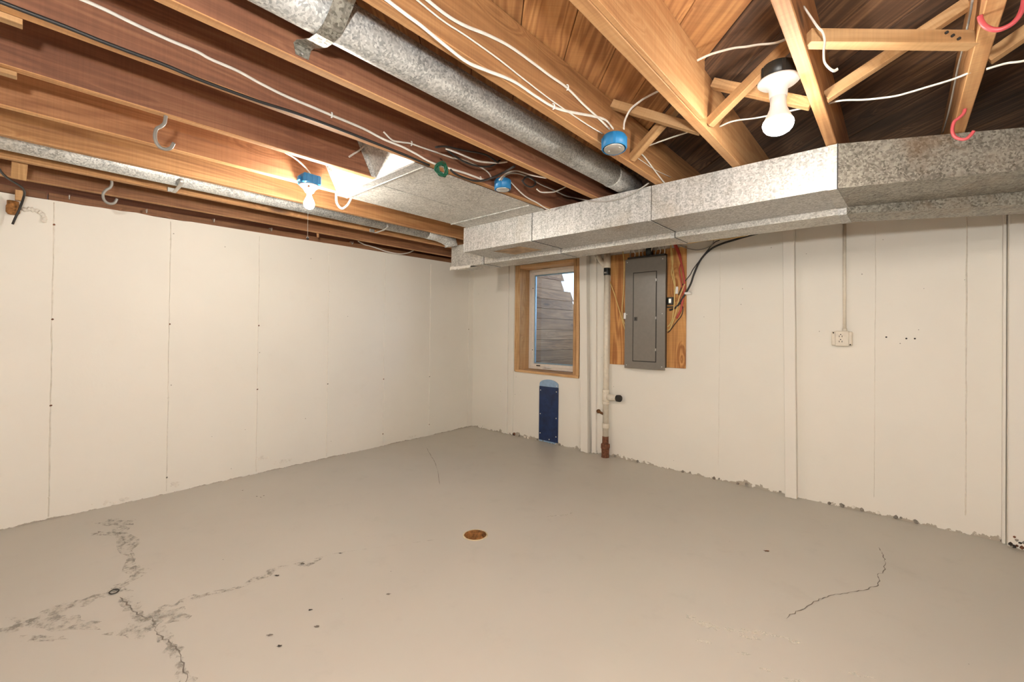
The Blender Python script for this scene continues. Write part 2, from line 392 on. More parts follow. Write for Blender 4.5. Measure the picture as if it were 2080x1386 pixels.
def ribbon(name, pts, w, mat, parent, z=0.0012, jit=0.4, sub=5, taper=True):
    """crack or worn streak: a thin uneven strip on the floor"""
    P = spline(pts, sub); n = len(P); L = []; R_ = []
    rnd = random.Random(len(pts) * 7 + int(pts[0][0] * 100))
    for i, p in enumerate(P):
        t = (P[min(i + 1, n - 1)] - P[max(i - 1, 0)]).normalized(); s = Vector((-t.y, t.x, 0))
        k = w * (1 - jit + 2 * jit * rnd.random()) * (0.25 if taper and i in (0, n - 1) else 1)
        off = s * (rnd.random() - 0.5) * w * (7 if mat == 'crack' else 1.6)
        L.append((p.x + off.x + s.x * k, p.y + off.y + s.y * k, z)); R_.append((p.x + off.x - s.x * k, p.y + off.y - s.y * k, z))
    return MB().add(L + R_, [(i, i + 1, n + i + 1, n + i) for i in range(n - 1)]).build(name, mat, parent)
def blotch(name, c, rx, ry, mat, parent, z=0.0014, seg=14, rot=0.0, jit=0.45):
    rnd = random.Random(int(c[0] * 1000) + int(c[1] * 777)); vs = []
    for k in range(seg):
        t = 2 * math.pi * k / seg; m = 1 - jit + 2 * jit * rnd.random(); a, b = rx * m * math.cos(t), ry * m * math.sin(t)
        vs.append((c[0] + a * math.cos(rot) - b * math.sin(rot), c[1] + a * math.sin(rot) + b * math.cos(rot), z))
    return MB().add(vs, [tuple(range(seg))]).build(name, mat, parent)
ck1 = [(0.560, -3.639, 0.000), (0.829, -3.635, 0.000), (1.045, -3.635, 0.000), (1.241, -3.633, 0.000), (1.418, -3.662, 0.000), (1.491, -3.720, 0.000), (1.501, -3.744, 0.000), (1.511, -3.849, 0.000), (1.506, -3.972, 0.000), (1.532, -4.098, 0.000), (1.548, -4.198, 0.000)]
ck2 = [(1.576, -3.738, 0.000), (1.694, -3.714, 0.000), (1.760, -3.701, 0.000), (1.848, -3.688, 0.000), (1.883, -3.657, 0.000), (1.982, -3.664, 0.000), (2.074, -3.651, 0.000), (2.162, -3.635, 0.000), (2.255, -3.637, 0.000), (2.345, -3.640, 0.000), (2.448, -3.648, 0.000)]
ck3 = [(1.846, -3.641, 0.000), (1.827, -3.572, 0.000), (1.836, -3.509, 0.000), (1.866, -3.418, 0.000), (1.895, -3.279, 0.000), (1.857, -3.174, -0.000), (1.856, -3.076, 0.000), (1.924, -3.013, 0.000), (1.905, -2.924, 0.000), (1.944, -2.814, 0.000), (2.068, -2.605, 0.000), (2.280, -2.236, 0.000)]
ck4 = [(4.218, -0.619, 0.000), (4.235, -0.706, 0.000), (4.250, -0.805, 0.000), (4.247, -0.946, 0.000), (4.225, -1.032, 0.000), (4.231, -1.130, 0.000), (4.199, -1.207, 0.000), (4.152, -1.290, 0.000), (4.090, -1.375, 0.000), (4.049, -1.451, 0.000), (4.016, -1.512, 0.000), (3.968, -1.658, 0.000), (3.928, -1.770, 0.000)]
ck5 = [(0.454, -1.107, 0.000), (0.715, -1.255, 0.000), (0.953, -1.380, 0.000), (1.208, -1.549, 0.000), (1.467, -1.742, 0.000)]
for pts, w, nm in ((ck1, 0.0030, 'scuff_dark'), (ck2, 0.0022, 'crack'), (ck3, 0.0018, 'scuff_dark'), (ck4, 0.0016, 'crack'), (ck5, 0.0014, 'scuff_dark')):
    ribbon('crack', pts, w, nm if nm == 'crack' else 'crack', floor, jit=0.7) if pts is not ck1 and pts is not ck3 else ribbon('crack', pts, w * 0.6, 'scuff_dark', floor, z=0.0018)
ribbon('paint_patch', ck1, 0.035, 'scuff_dark', floor, z=0.0008, jit=0.6, sub=3)
ribbon('paint_patch', ck2, 0.020, 'scuff_dark', floor, z=0.0009, jit=0.6, sub=3)
ribbon('paint_patch', ck3[:9], 0.018, 'scuff_dark', floor, z=0.0010, jit=0.6, sub=3)
for p, rx, ry in (((1.620, -3.946, 0.000), 0.20, 0.05), ((1.926, -3.723, 0.000), 0.10, 0.05), ((0.502, -3.633, 0.000), 0.12, 0.05), ((1.905, -3.604, 0.000), 0.09, 0.06), ((0.669, -3.696, 0.000), 0.10, 0.03), ((1.719, -3.977, 0.000), 0.09, 0.02)):
    blotch('paint_patch', p, rx, ry, 'scuff_dark', floor, rot=0.7, z=0.0016)
for p in ((1.918, -3.168, 0.000), (1.899, -3.029, 0.000), (1.943, -2.837, 0.000), (2.460, -3.354, 0.000), (2.323, -3.173, 0.000)):
    blotch('paint_chip', p, 0.010, 0.005, 'chip', floor, rot=0.75, z=0.002)
for p in ((2.478, -2.869, 0.000), (2.455, -3.204, 0.000), (2.364, -3.357, 0.000)):
    blotch('paint_chip', p, 0.011, 0.006, 'crack', floor, rot=0.75, z=0.002)
blotch('paint_chip', (3.728, -1.139, 0.000), 0.014, 0.007, 'rust', floor, rot=0.7, z=0.002)
for p in [(0.669, -2.854, 0.000), (0.712, -2.841, 0.000), (0.696, -2.815, 0.000), (0.455, -2.886, 0.000)]: blotch('paint_chip', p, 0.007, 0.005, 'crack', floor, z=0.002)
sc1 = [(3.592, -2.042, 0.000), (3.674, -2.066, 0.000), (3.735, -2.031, 0.000), (3.798, -2.011, 0.000), (3.869, -1.950, 0.000), (3.928, -1.925, 0.000), (4.005, -1.917, 0.000)]
ribbon('worn_streak', sc1, 0.012, 'scuff_light', floor, z=0.0013, jit=0.7)
for p, rx, ry in (((3.847, -2.019, 0.000), 0.045, 0.010), ((3.851, -2.139, 0.000), 0.03, 0.008), ((3.932, -2.174, 0.000), 0.03, 0.008), ((4.011, -2.169, 0.000), 0.04, 0.010), ((3.710, -2.176, 0.000), 0.03, 0.01), ((4.197, -1.964, 0.000), 0.05, 0.01)):
    blotch('worn_streak', p, rx, ry, 'scuff_light', floor, z=0.0017, rot=0.5)
ribbon('worn_streak', [(2.500, -1.634, 0.000), (2.535, -1.579, 0.000), (2.580, -1.514, 0.000), (2.585, -1.441, 0.000)], 0.006, 'scuff_light', floor, z=0.0013, jit=0.8)

# small metal ring lying by the crack
rg = (1.506, -3.745, 0.000)
o = MB().tube([(0.022 * math.cos(t * math.pi / 12), 0.017 * math.sin(t * math.pi / 12), 0.003) for t in range(24)], 0.0025, 6, cyclic=True).build('metal_ring', 'chip', loc=(rg[0], rg[1], 0.002))
T(o, 'small dark oval metal ring lying on the cracked grey floor', 'ring')

# floor drain
dr = T(empty('floor_drain', (DR[0], DR[1], -0.10)), 'open round floor drain with rusty orange inside', 'drain')
MB().lathe([(0.070, 0.0), (0.0700, -0.004), (0.068, -0.03), (0.060, -0.075), (0.045, -0.10), (0.0, -0.10)], (0, 0, 0.10), 40, caps=False).build('pit', 'rust_orange', dr)
MB().lathe([(0.0695, 0.0030), (0.074, 0.0034), (0.078, 0.0012), (0.078, 0.0004), (0.0695, 0.0004), (0.0695, 0.0030)], (0, 0, 0.10), 40, caps=False).build('rim', 'stone', dr)
rnd = random.Random(5)
def rock(mb, c, r, seed):
    rn = random.Random(seed); bm = bmesh.new(); bmesh.ops.create_icosphere(bm, subdivisions=1, radius=r)
    for v in bm.verts: v.co = v.co * (0.7 + 0.5 * rn.random()) + Vector(c)
    bm.verts.index_update(); mb.add([v.co for v in bm.verts], [[v.index for v in f.verts] for f in bm.faces]); bm.free(); return mb
for k in range(14):
    t = rnd.random() * 6.28; q = 0.043 * math.sqrt(rnd.random())
    rock(MB(), (q * math.cos(t), q * math.sin(t), 0.010 + 0.02 * rnd.random()), 0.010 + 0.012 * rnd.random(), k).build('debris', rnd.choice(['rust', 'rust_orange', 'rust_orange', 'brass']), dr)
o = rock(MB(), (0, 0, 0), 0.024, 77).build('stone_chunk', 'stone', loc=(DR[0] + 0.030, DR[1] - 0.012, -0.045)); T(o, 'pale stone chunk lying inside the rusty floor drain', 'stone')

# ------------------------------------------------------------------ walls
# left wall: runs slightly out of square with the joists
WK = 0.0334
def wlx(y): return -WK * y
def wall_left():
    mb = MB(); n = 90; top = []; ys = [0.25 + (YF - 0.25) * k / n for k in range(n + 1)]
    rn = random.Random(3); vs = []
    for y in ys:
        zt = 2.168 - 0.0165 * min(max(-y, 0), 4.2) + (rn.random() - 0.5) * 0.010
        vs += [(wlx(y), y, -0.05), (wlx(y), y, zt), (wlx(y) - 0.25, y, zt - 0.005), (wlx(y) - 0.25, y, -0.05)]
    fs = []
    for i in range(n):
        for k in range(3): fs.append((i * 4 + k, i * 4 + k + 1, i * 4 + 5 + k, i * 4 + 4 + k))
    return mb.add(vs, fs)
wl_ = S(wall_left().build('wall_left', 'wall_l'))
rn = random.Random(9)
for y, w in ((-3.922, 0.0055), (-3.302, 0.0035), (-2.673, 0.0035), (-2.036, 0.003), (-1.392, 0.003), (-0.746, 0.003), (-4.55, 0.004), (-0.09, 0.003)):
    # ridge left by the joint of the concrete forms
    n = 26; vs = []; fs = []
    for i in range(n + 1):
        z = 0.02 + (2.07) * i / n; j = (rn.random() - 0.5) * 0.004; ww = w * (0.7 + 0.6 * rn.random()); hh = 0.0045 * (0.5 + rn.random())
        vs += [(wlx(y) - 0.001, y - ww + j, z), (wlx(y) + hh, y + j, z), (wlx(y) - 0.001, y + ww + j, z)]
    for i in range(n): fs += [(i * 3, i * 3 + 1, i * 3 + 4, i * 3 + 3), (i * 3 + 1, i * 3 + 2, i * 3 + 5, i * 3 + 4)]
    MB().add(vs, fs).build('form_seam', 'seam', wl_)
    for z in (0.12, 0.72, 1.30, 1.93):
        if rn.random() < 0.8:
            rock(MB(), (0, 0, 0), 0.007, int(z * 100)).build('form_tie', rn.choice(['rust', 'seam', 'crack']), wl_, loc=(wlx(y) + 0.002, y + 0.004 * rn.random(), z + 0.03 * rn.random()))
# hollow knocked out at the top of the wall by the left edge
pk = MB()
for k in range(9):
    t = -0.4 + k * 0.32; rock(pk, (0.006, 0.055 * math.cos(t), 0.045 * math.sin(t)), 0.016, 40 + k)
for (y, z, w_, h_) in ((-3.62, 0.028, 0.20, 0.018), (-3.25, 0.055, 0.05, 0.030), (-2.62, 0.13, 0.10, 0.035), (-2.45, 0.06, 0.14, 0.02), (-1.0, 0.03, 0.12, 0.012)):
    pt = MB()      # lumps of blistered paint low on the wall
    for k in range(14):
        rock(pt, (0.0, (rn.random() - 0.5) * w_, (rn.random() - 0.5) * h_), 0.006 + 0.008 * rn.random(), 500 + k)
    pt.v = [(x * 0.35, y_, z_) for x, y_, z_ in pt.v]
    pt.build('paint_blister', 'seam', wl_, loc=(wlx(y), y, z))
pk.build('broken_edge', 'seam', wl_, loc=(wlx(-4.03), -4.02, 1.975))

WX0, WX1, WZ0, WZ1 = 0.745, 1.695, 0.79, 2.10        # window opening
def wall_back():
    mb = MB(); t = 0.26
    mb.box(-0.26, WX0, 0, t, -0.05, 2.140); mb.box(WX1, XR + 0.25, 0, t, -0.05, 2.140)
    mb.box(WX0, WX1, 0, t, -0.05, WZ0); mb.box(WX0, WX1, 0, t, WZ1, 2.140)
    return mb
wb = S(wall_back().build('wall_back', 'wall'))
for x, w in ((4.628, 0.005), (4.175, 0.0025), (3.13, 0.0025)):
    n = 22; vs = []; fs = []
    for i in range(n + 1):
        z = 0.12 + 1.95 * i / n; j = (rn.random() - 0.5) * 0.004; ww = w * (0.7 + 0.6 * rn.random()); hh = 0.005 * (0.5 + rn.random()) * (w / 0.005)
        vs += [(x - ww + j, 0.001, z), (x + j, -hh, z), (x + ww + j, 0.001, z)]
    for i in range(n): fs += [(i * 3, i * 3 + 1, i * 3 + 4, i * 3 + 3), (i * 3 + 1, i * 3 + 2, i * 3 + 5, i * 3 + 4)]
    MB().add(vs, fs).build('form_seam', 'seam', wb)
for p in ((4.341, -0.001, 1.255), (4.384, -0.001, 1.255), (4.236, -0.001, 1.263)):
    MB().lathe([(0.006, 0.0), (0.005, -0.003), (0.0, -0.003)], (0, 0, 0), 10, 'y').build('screw_hole', 'chip', wb, loc=(p[0], 0.001, p[2]))
# flaked mortar along the foot of the back wall
for k in range(46):
    x = 0.7 + 4.3 * rn.random()
    if 1.7 < x < 1.95: continue
    rock(MB(), (0, 0, 0), 0.008 + 0.010 * rn.random(), 100 + k).build('paint_flake', rn.choice(['concrete', 'seam', 'crack', 'concrete']), wb, loc=(x, -0.002, 0.004 + 0.012 * rn.random()))
S(MB().box(XR, XR + 0.2, YF - 0.2, 0.26, -0.05, SUB).build('wall_right', 'wall'))
S(MB().box(-0.3, XR, YF - 0.2, YF, -0.05, SUB).build('wall_front', 'wall'))
# timber on top of the left wall, and the rim beyond it
o = beam('trim_1', (0.080, -3.95, 2.127), (-0.045, 0.12, 2.186), 0.10, 0.048, 'sillwood'); S(o)
o = beam('trim_2', (0.22, YF, 2.12), (0.085, -3.96, 2.127), 0.10, 0.048, 'sillwood'); S(o)
o = beam('trim_3', (-0.235, YF, 2.28), (-0.235, 0.26, 2.28), 0.04, 0.23, 'joist_dark'); S(o)
o = beam('trim_4', (-0.26, 0.235, 2.265), (XR + 0.2, 0.235, 2.265), 0.04, 0.24, 'joist_dark'); S(o)

# painted battens on the back wall
def batten(name, x0, x1, y0, z1, lean=0.0, z0=0.0):
    mb = MB(); mb.box(x0, x1, y0, -0.0005, z0, z1, 0.003)
    if lean: mb.v = [(x - lean * (z / 2.1), y, z) for x, y, z in mb.v]
    return S(mb.build(name, 'trim'))
batten('trim_5', 0.560, 0.650, -0.022, 2.115)
batten('trim_6', 0.700, 0.738, -0.012, 2.115)
batten('trim_7', 1.762, 1.850, -0.070, 2.125, 0.040)
batten('trim_8', 1.872, 1.925, -0.030, 2.125, 0.020)
batten('trim_9', 3.640, 3.718, -0.062, 2.12, 0.030)
batten('trim_10', 4.800, 4.900, -0.080, 2.12, 0.0)
batten('trim_11', 4.782, 4.797, -0.030, 2.12, 0.0)
MB().box(1.862, 1.872, -0.018, -0.0005, 0.02, 2.12).build('gap_line', 'line', bpy.data.objects['trim_8'])
# peeled paint at the foot of the right-hand post
for k in range(16):
    rock(MB(), (0, 0, 0), 0.006 + 0.008 * rn.random(), 300 + k).build('paint_flake', rn.choice(['chip', 'rust', 'concrete']), bpy.data.objects['trim_10'], loc=(4.80 + 0.095 * rn.random(), -0.079, 0.01 + 0.10 * rn.random() ** 2))
for k in range(12):
    rock(MB(), (0, 0, 0), 0.008 + 0.010 * rn.random(), 340 + k).build('paint_flake', rn.choice(['rust', 'chip', 'concrete']), wb, loc=(rn.choice([0.66 + 0.12 * rn.random(), 1.855 + 0.06 * rn.random()]), -0.004, 0.008 + 0.02 * rn.random()))

# ------------------------------------------------------------------ ceiling: diagonal subfloor boards
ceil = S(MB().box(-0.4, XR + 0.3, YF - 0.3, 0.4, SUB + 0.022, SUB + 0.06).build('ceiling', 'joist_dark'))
BW = 0.1915; k0 = 0.483
cx0, cx1, cy0, cy1 = -0.25, XR, YF, 0.25
dirv = Vector((1, -1, 0)).normalized(); nrv = Vector((1, 1, 0)).normalized()
for k in range(-34, 38):
    s0 = k0 + BW * k + 0.0015; s1 = s0 + BW - 0.003; sm = (s0 + s1) / 2; base = nrv * sm
    lo, hi = -99, 99
    for ax, a, b in ((0, cx0, cx1), (1, cy0, cy1)):
        t0, t1 = (a - base[ax]) / dirv[ax], (b - base[ax]) / dirv[ax]
        lo = max(lo, min(t0, t1)); hi = min(hi, max(t0, t1))
    if hi - lo < 0.25: continue
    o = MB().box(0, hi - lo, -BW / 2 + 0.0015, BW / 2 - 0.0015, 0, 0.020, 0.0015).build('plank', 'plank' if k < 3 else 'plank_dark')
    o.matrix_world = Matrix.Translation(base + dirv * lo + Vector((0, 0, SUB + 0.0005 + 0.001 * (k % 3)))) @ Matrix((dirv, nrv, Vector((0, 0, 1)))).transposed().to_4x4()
    o.parent = ceil

# ------------------------------------------------------------------ joists
JX = [0.40, 0.812, 1.222, 1.625, 2.036, 2.447, 2.824, 3.250, 3.666, 4.067, 4.490, 4.90, 5.31, 5.72, 6.13, 6.54, 6.95, 7.36, 7.77, 8.18]
JL = ['dark old joist nearest the left concrete wall', 'brown joist carrying the small grey hook, second from the left wall',
      'orange lit joist just left of the small bulb beside the long pipe', 'brown joist with the blue lamp box on its side',
      'dark joist with the large grey hook, ending at the flat sheet metal duct', 'dark joist along the right edge of the flat sheet metal duct',
      'dark brown joist on the left of the round duct', 'orange joist on the right of the round duct with three white cables',
      'knotty pale joist between the blue box and the flood bulb', 'joist beside the flood bulb, right of its lampholder',
      'wavy-grained joist holding the two red hooks']
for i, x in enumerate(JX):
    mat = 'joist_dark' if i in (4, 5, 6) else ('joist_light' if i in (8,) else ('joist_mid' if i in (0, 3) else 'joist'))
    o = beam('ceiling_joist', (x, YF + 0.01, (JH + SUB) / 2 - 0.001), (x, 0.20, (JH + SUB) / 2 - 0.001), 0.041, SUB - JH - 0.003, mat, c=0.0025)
    o.data.materials.append(M['joist_light'])          # lower edge painted paler, as if lit by floor bounce; sides are stained darker
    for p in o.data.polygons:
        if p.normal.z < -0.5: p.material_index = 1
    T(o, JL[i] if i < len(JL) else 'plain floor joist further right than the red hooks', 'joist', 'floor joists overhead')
bpy.context.view_layer.update()

# board sistered to the pale joist
o = beam('sister_board', (3.6965, YF + 0.01, (JH + SUB) / 2), (3.6965, -2.212, (JH + SUB) / 2), 0.018, SUB - JH - 0.004, 'joist_light', c=0.0015)
T(o, 'pale board nailed flat along the side of the knotty joist', 'board')
# bridging between the joists
def brace(p0, p1, label, w=0.034, h=0.038):
    return T(beam('bridging_brace', p0, p1, w, h, 'brace', c=0.0015), label, 'brace', 'cross bridging between the joists')
brace((3.690, -2.105, 2.170), (4.043, -2.205, 2.362), 'pale bridging brace rising to the right just behind the flood bulb fitting')
brace((3.690, -2.060, 2.362), (4.043, -2.010, 2.170), 'bridging brace falling to the right behind the neck of the flood bulb')
brace((3.273, -1.985, 2.165), (3.643, -2.100, 2.362), 'short pale bridging brace beside the round blue box')
brace((3.273, -2.190, 2.362), (3.643, -2.060, 2.170), 'dark bridging brace falling to the right above the blue box', 0.03)
brace((4.090, -2.035, 2.170), (4.467, -2.000, 2.362), 'long bridging brace rising to the right of the flood bulb joist')
brace((4.513, -1.990, 2.165), (4.877, -2.050, 2.362), 'bridging brace to the right of the wavy-grained joist')
o = beam('bridging_block', (4.090, -2.470, 2.170), (4.468, -2.150, 2.162), 0.040, 0.040, 'brace', c=0.0015)
T(o, 'horizontal wood block nailed between two joists at the upper right', 'wood block')
for k in range(3):
    MB().lathe([(0.004, 0), (0.004, -0.006), (0, -0.006)], (0, 0, 0), 8, 'y').build('nail', 'chip', o, loc=(0.43 - 0.018 * k, -0.020, -0.010 + 0.009 * k))
for (x, y, ln, lab) in ((2.012, -4.075, 0.5, 'short pale wood strip nailed under the joist at the left picture edge'), (2.414, -4.062, 0.5, 'dusty wood strip nailed under the joist at the upper left corner')):
    o = beam('wood_strip', (x, y - ln, JH - 0.0085), (x, y, JH - 0.0085), 0.032, 0.016, 'brace', c=0.001); T(o, lab, 'wood strip')
o = beam('wood_stick', (0.760, -4.072, 2.146), (0.660, -4.076, 2.083), 0.012, 0.058, 'brace', up=(0, 1, 0)); T(o, 'flat pale stick tacked across two joists at the far left', 'stick')
o = beam('wood_brace', (0.395, -2.30, 2.138), (0.14, -2.18, 2.20), 0.07, 0.018, 'joist', up=(0, 1, 0.2)); T(o, 'short angled board between joist and left wall behind the lit bulb', 'board')
o = beam('wood_shim', (wlx(-4.07) + 0.02, -4.075, 2.06), (wlx(-4.07) + 0.02, -4.075, 2.125), 0.035, 0.03, 'brace', up=(1, 0, 0)); T(o, 'pale wood shim on top of the left wall at the picture edge', 'shim')
o = rebase(MB().lathe([(0.0, 0.0), (0.022, 0.002), (0.030, 0.015), (0.030, 0.05), (0.026, 0.06), (0.026, 0.085)], (wlx(-4.10) + 0.03, -4.10, 1.965), 16).build('pipe_stub', 'rust_orange'), (wlx(-4.10) + 0.03, -4.10, 1.965)); T(o, 'rusty orange pipe stub in the broken wall at the left edge', 'pipe')

# ------------------------------------------------------------------ supply duct (front) and return duct (behind it)
AX = 4.092; ANG = math.radians(26.5); ca, sa = math.cos(ANG), math.sin(ANG)
def duct_part(parent, name, a, b, mat):
    """a, b = (front xy, back xy, z bottom, z top) at both ends"""
    vs = []
    for fx, bx, z0, z1 in (a, b): vs += [(*fx, z0), (*bx, z0), (*bx, z1), (*fx, z1)]
    o = MB().add(vs, [(0, 1, 2, 3), (4, 7, 6, 5), (0, 4, 5, 1), (1, 5, 6, 2), (2, 6, 7, 3), (3, 7, 4, 0)]).build(name, mat); return under(o, parent)
sd = T(empty('supply_duct', (1.57, -1.4, 1.936)), 'long rectangular galvanised duct hung under the joists in front', 'duct')
SF, SB, S0, S1 = -1.598, -1.215, 1.936, 2.139
def sx_(x, z0=S0): return ((x, SF), (x, SB), z0, S1)
duct_part(sd, 'duct_section', sx_(1.572), sx_(2.302), 'galv')
duct_part(sd, 'duct_section', sx_(2.302), sx_(3.205), 'galv')
duct_part(sd, 'duct_section', sx_(3.205), sx_(4.055), 'galv')
kn0 = ((AX, SF), (AX + 0.01, SB), S0, S1)
duct_part(sd, 'duct_collar', ((4.055, SF - 0.003), (4.055, SB), S0 - 0.003, S1), ((AX, SF - 0.003), (AX + 0.012, SB), S0 - 0.003, S1), 'galv_dull')
L = 1.25
e1 = ((AX + ca * L, SF + sa * L), (AX + 0.012 + ca * L, SB + sa * L), 1.985, S1)
duct_part(sd, 'duct_section', kn0, e1, 'galv_dirty')
e2 = ((8.5, e1[0][1]), (8.5, e1[1][1]), 1.985, S1)
duct_part(sd, 'duct_section', e1, e2, 'galv_dirty')
for x in (2.302, 3.205):      # standing seams
    under(MB().box(x - 0.012, x + 0.003, SF - 0.005, SB, S0 - 0.005, S1, 0.0015).build('seam_cleat', 'galv'), sd)
    under(MB().box(x + 0.003, x + 0.0055, SF - 0.002, SB, S0 - 0.0025, S1).build('seam_line', 'line'), sd)
under(MB().box(AX - 0.003, AX + 0.001, SF - 0.006, SF, S0 - 0.004, S1).build('seam_line', 'line'), sd)
under(MB().box(1.570, 1.576, SF - 0.004, SB, S0 - 0.004, S1, 0.001).build('end_lip', 'galv_dull'), sd)
pp = [(1.797, -1.476, 1.935), (2.102, -1.495, 1.935), (2.148, -1.281, 1.935), (1.849, -1.265, 1.935)]
under(MB().add([(x, y, S0 - 0.0025) for x, y, z in pp] + [(x, y, S0 - 0.0005) for x, y, z in pp], [(0, 1, 2, 3), (7, 6, 5, 4), (0, 4, 5, 1), (1, 5, 6, 2), (2, 6, 7, 3), (3, 7, 4, 0)]).build('rusty_patch', 'tan_rust'), sd)['label'] = 'rusty patch plate under the duct'
c_ = [sum(p[i] for p in pp) / 4 for i in (0, 1)]
rdct = T(empty('return_duct', (0.955, -1.1, 1.9)), 'lower galvanised duct running behind the front duct', 'duct')
RF, RB, R0, R1 = -1.212, -0.985, 1.902, 2.122
def rx_(x): return ((x, RF), (x, RB), R0, R1)
duct_part(rdct, 'duct_section', rx_(0.957), rx_(1.42), 'galv_dull')
duct_part(rdct, 'duct_section', rx_(1.42), rx_(2.29), 'galv_dull')
duct_part(rdct, 'duct_section', rx_(2.29), rx_(3.20), 'galv_dull')
duct_part(rdct, 'duct_section', rx_(3.20), rx_(4.06), 'galv_dull')
rk = ((AX + 0.005, RF), (AX + 0.012, RB), R0, R1)
duct_part(rdct, 'duct_collar', ((4.06, RF - 0.003), (4.06, RB), R0 - 0.003, R1), (rk[0], rk[1], R0 - 0.003, R1), 'galv')
re = ((AX + 0.005 + ca * L, RF + sa * L), (AX + 0.012 + ca * L, RB + sa * L), R0, R1)
duct_part(rdct, 'duct_section', rk, re, 'galv_dirty')
duct_part(rdct, 'duct_section', re, ((8.5, re[0][1]), (8.5, re[1][1]), R0, R1), 'galv_dirty')
for x in (1.42, 2.29, 3.20):
    under(MB().box(x - 0.030, x, RF - 0.004, RB, R0 - 0.004, R1, 0.0015).build('seam_cleat', 'galv'), rdct)
    under(MB().box(x, x + 0.004, RF - 0.003, RB, R0 - 0.002, R1).build('seam_line', 'line'), rdct)
rf = MB(); rn = random.Random(8); n = 14; vs = []
for i in range(n + 1):
    x = 0.950 + 0.30 * i / n; vs += [(x, RF - 0.008, R0 + 0.012 - 0.012 * i / n + 0.006 * rn.random()), (x, RF - 0.012, R0 - 0.012 - 0.012 * rn.random()), (x + 0.03 * rn.random(), RF + 0.09, R0 - 0.006)]
under(rf.add(vs, [f for i in range(n) for f in ((i * 3, i * 3 + 1, i * 3 + 4, i * 3 + 3), (i * 3 + 1, i * 3 + 2, i * 3 + 5, i * 3 + 4))]).build('torn_tape', 'white_cable'), rdct)['label'] = 'torn pale tape hanging from the duct end'

# flat sheet metal duct between the joists
fp = T(empty('flat_duct', (2.0, -2.2, JH)), 'wide flat sheet metal duct bottom spanning two joist bays', 'duct')
under(MB().box(1.604, 2.424, -2.715, -1.603, JH - 0.006, JH - 0.0005).build('bottom_sheet', 'galv_dull'), fp)
for y0, y1 in ((-2.718, -2.655),): under(MB().box(1.600, 2.424, y0, y1, JH - 0.010, JH - 0.006, 0.001).build('front_flange', 'galv'), fp)
under(MB().box(1.604, 2.424, -1.775, -1.764, JH - 0.014, JH - 0.006, 0.002).build('seam_cleat', 'galv'), fp)
under(MB().box(1.604, 2.424, -2.662, -2.652, JH - 0.014, JH - 0.006, 0.002).build('seam_cleat', 'galv'), fp)
under(MB().box(1.985, 1.992, -2.64, -1.78, JH - 0.0075, JH - 0.006).build('seam_cleat', 'galv'), fp)
for x0, x1 in ((1.647, 2.013), (2.058, 2.424)):       # leaning end plates closing both bays
    vs = [(x0, -2.712, JH), (x1, -2.712, JH), (x1, -2.835, SUB - 0.003), (x0, -2.835, SUB - 0.003)]
    under(MB().add(vs + [(x, y + 0.003, z) for x, y, z in vs], [(0, 1, 2, 3), (7, 6, 5, 4), (0, 4, 5, 1), (1, 5, 6, 2), (2, 6, 7, 3), (3, 7, 4, 0)]).build('end_plate', 'galv_dull'), fp)
    vs = [(x0, -2.745, JH + 0.001), (x0, -2.712, JH + 0.001), (x0, -2.835, SUB - 0.003), (x0, -2.868, SUB - 0.003)]
    under(MB().add(vs + [(x + 0.003, y, z) for x, y, z in vs], [(0, 1, 2, 3), (7, 6, 5, 4), (0, 4, 5, 1), (1, 5, 6, 2), (2, 6, 7, 3), (3, 7, 4, 0)]).build('side_flange', 'galv_pipe'), fp)

# round duct with strap hanger
PXc, PZc, PR = 3.012, 2.213, 0.0665
rp = T(empty('round_duct', (PXc, -1.5, PZc)), 'round galvanised duct running between two joists', 'duct')
for y0, y1 in ((YF + 0.02, -4.9), (-4.9, -1.72)):
    under(MB().lathe([(PR, y0), (PR, y1)], (PXc, 0, PZc), 40, 'y').build('pipe_section', 'galv_pipe'), rp)
under(MB().lathe([(PR + 0.0015, -1.73), (PR + 0.003, -1.715), (PR + 0.001, -1.70), (PR + 0.001, -1.44), (PR - 0.01, -1.43)], (PXc, 0, PZc), 40, 'y').build('end_collar', 'galv_pipe'), rp)
under(MB().lathe([(PR + 0.001, -4.93), (PR + 0.004, -4.92), (PR + 0.004, -4.90), (PR + 0.001, -4.89)], (PXc, 0, PZc), 40, 'y', caps=False).build('crimped_joint', 'galv_pipe'), rp)
st = [(2.8470, 2.152), (2.8470, 2.186), (2.872, 2.184), (2.925, 2.162), (2.965, 2.148), (3.010, 2.1425), (3.055, 2.150), (3.085, 2.166), (3.13, 2.20), (3.2265, 2.275), (3.2270, 2.30)]
P2 = [(Vector((a, b))) for a, b in st]; vs = []; fs = []
for i, p in enumerate(P2):
    t = (P2[min(i + 1, len(P2) - 1)] - P2[max(i - 1, 0)]).normalized(); nn = Vector((-t.y, t.x)) * 0.001
    y0, y1 = -3.485, -3.430
    if i == 0: y0, y1 = -3.478, -3.437
    for q in (p + nn, p - nn): vs += [(q.x, y0, q.y), (q.x, y1, q.y)]
for i in range(len(P2) - 1):
    a, b = i * 4, i * 4 + 4
    fs += [(a, a + 1, b + 1, b), (a + 3, a + 2, b + 2, b + 3), (a, b, b + 2, a + 2), (a + 1, a + 3, b + 3, b + 1)]
o = MB().add(vs, fs).build('strap_hanger', 'galv_dirty'); rebase(o, (2.847, -3.45, 2.17)); T(o, 'bent metal strap holding up the round duct', 'strap')
MB().lathe([(0.005, 0), (0.004, 0.003), (0, 0.003)], (0, 0, 0), 10, 'x').build('screw', 'steel', o, loc=(0.002, -0.008, -0.008))

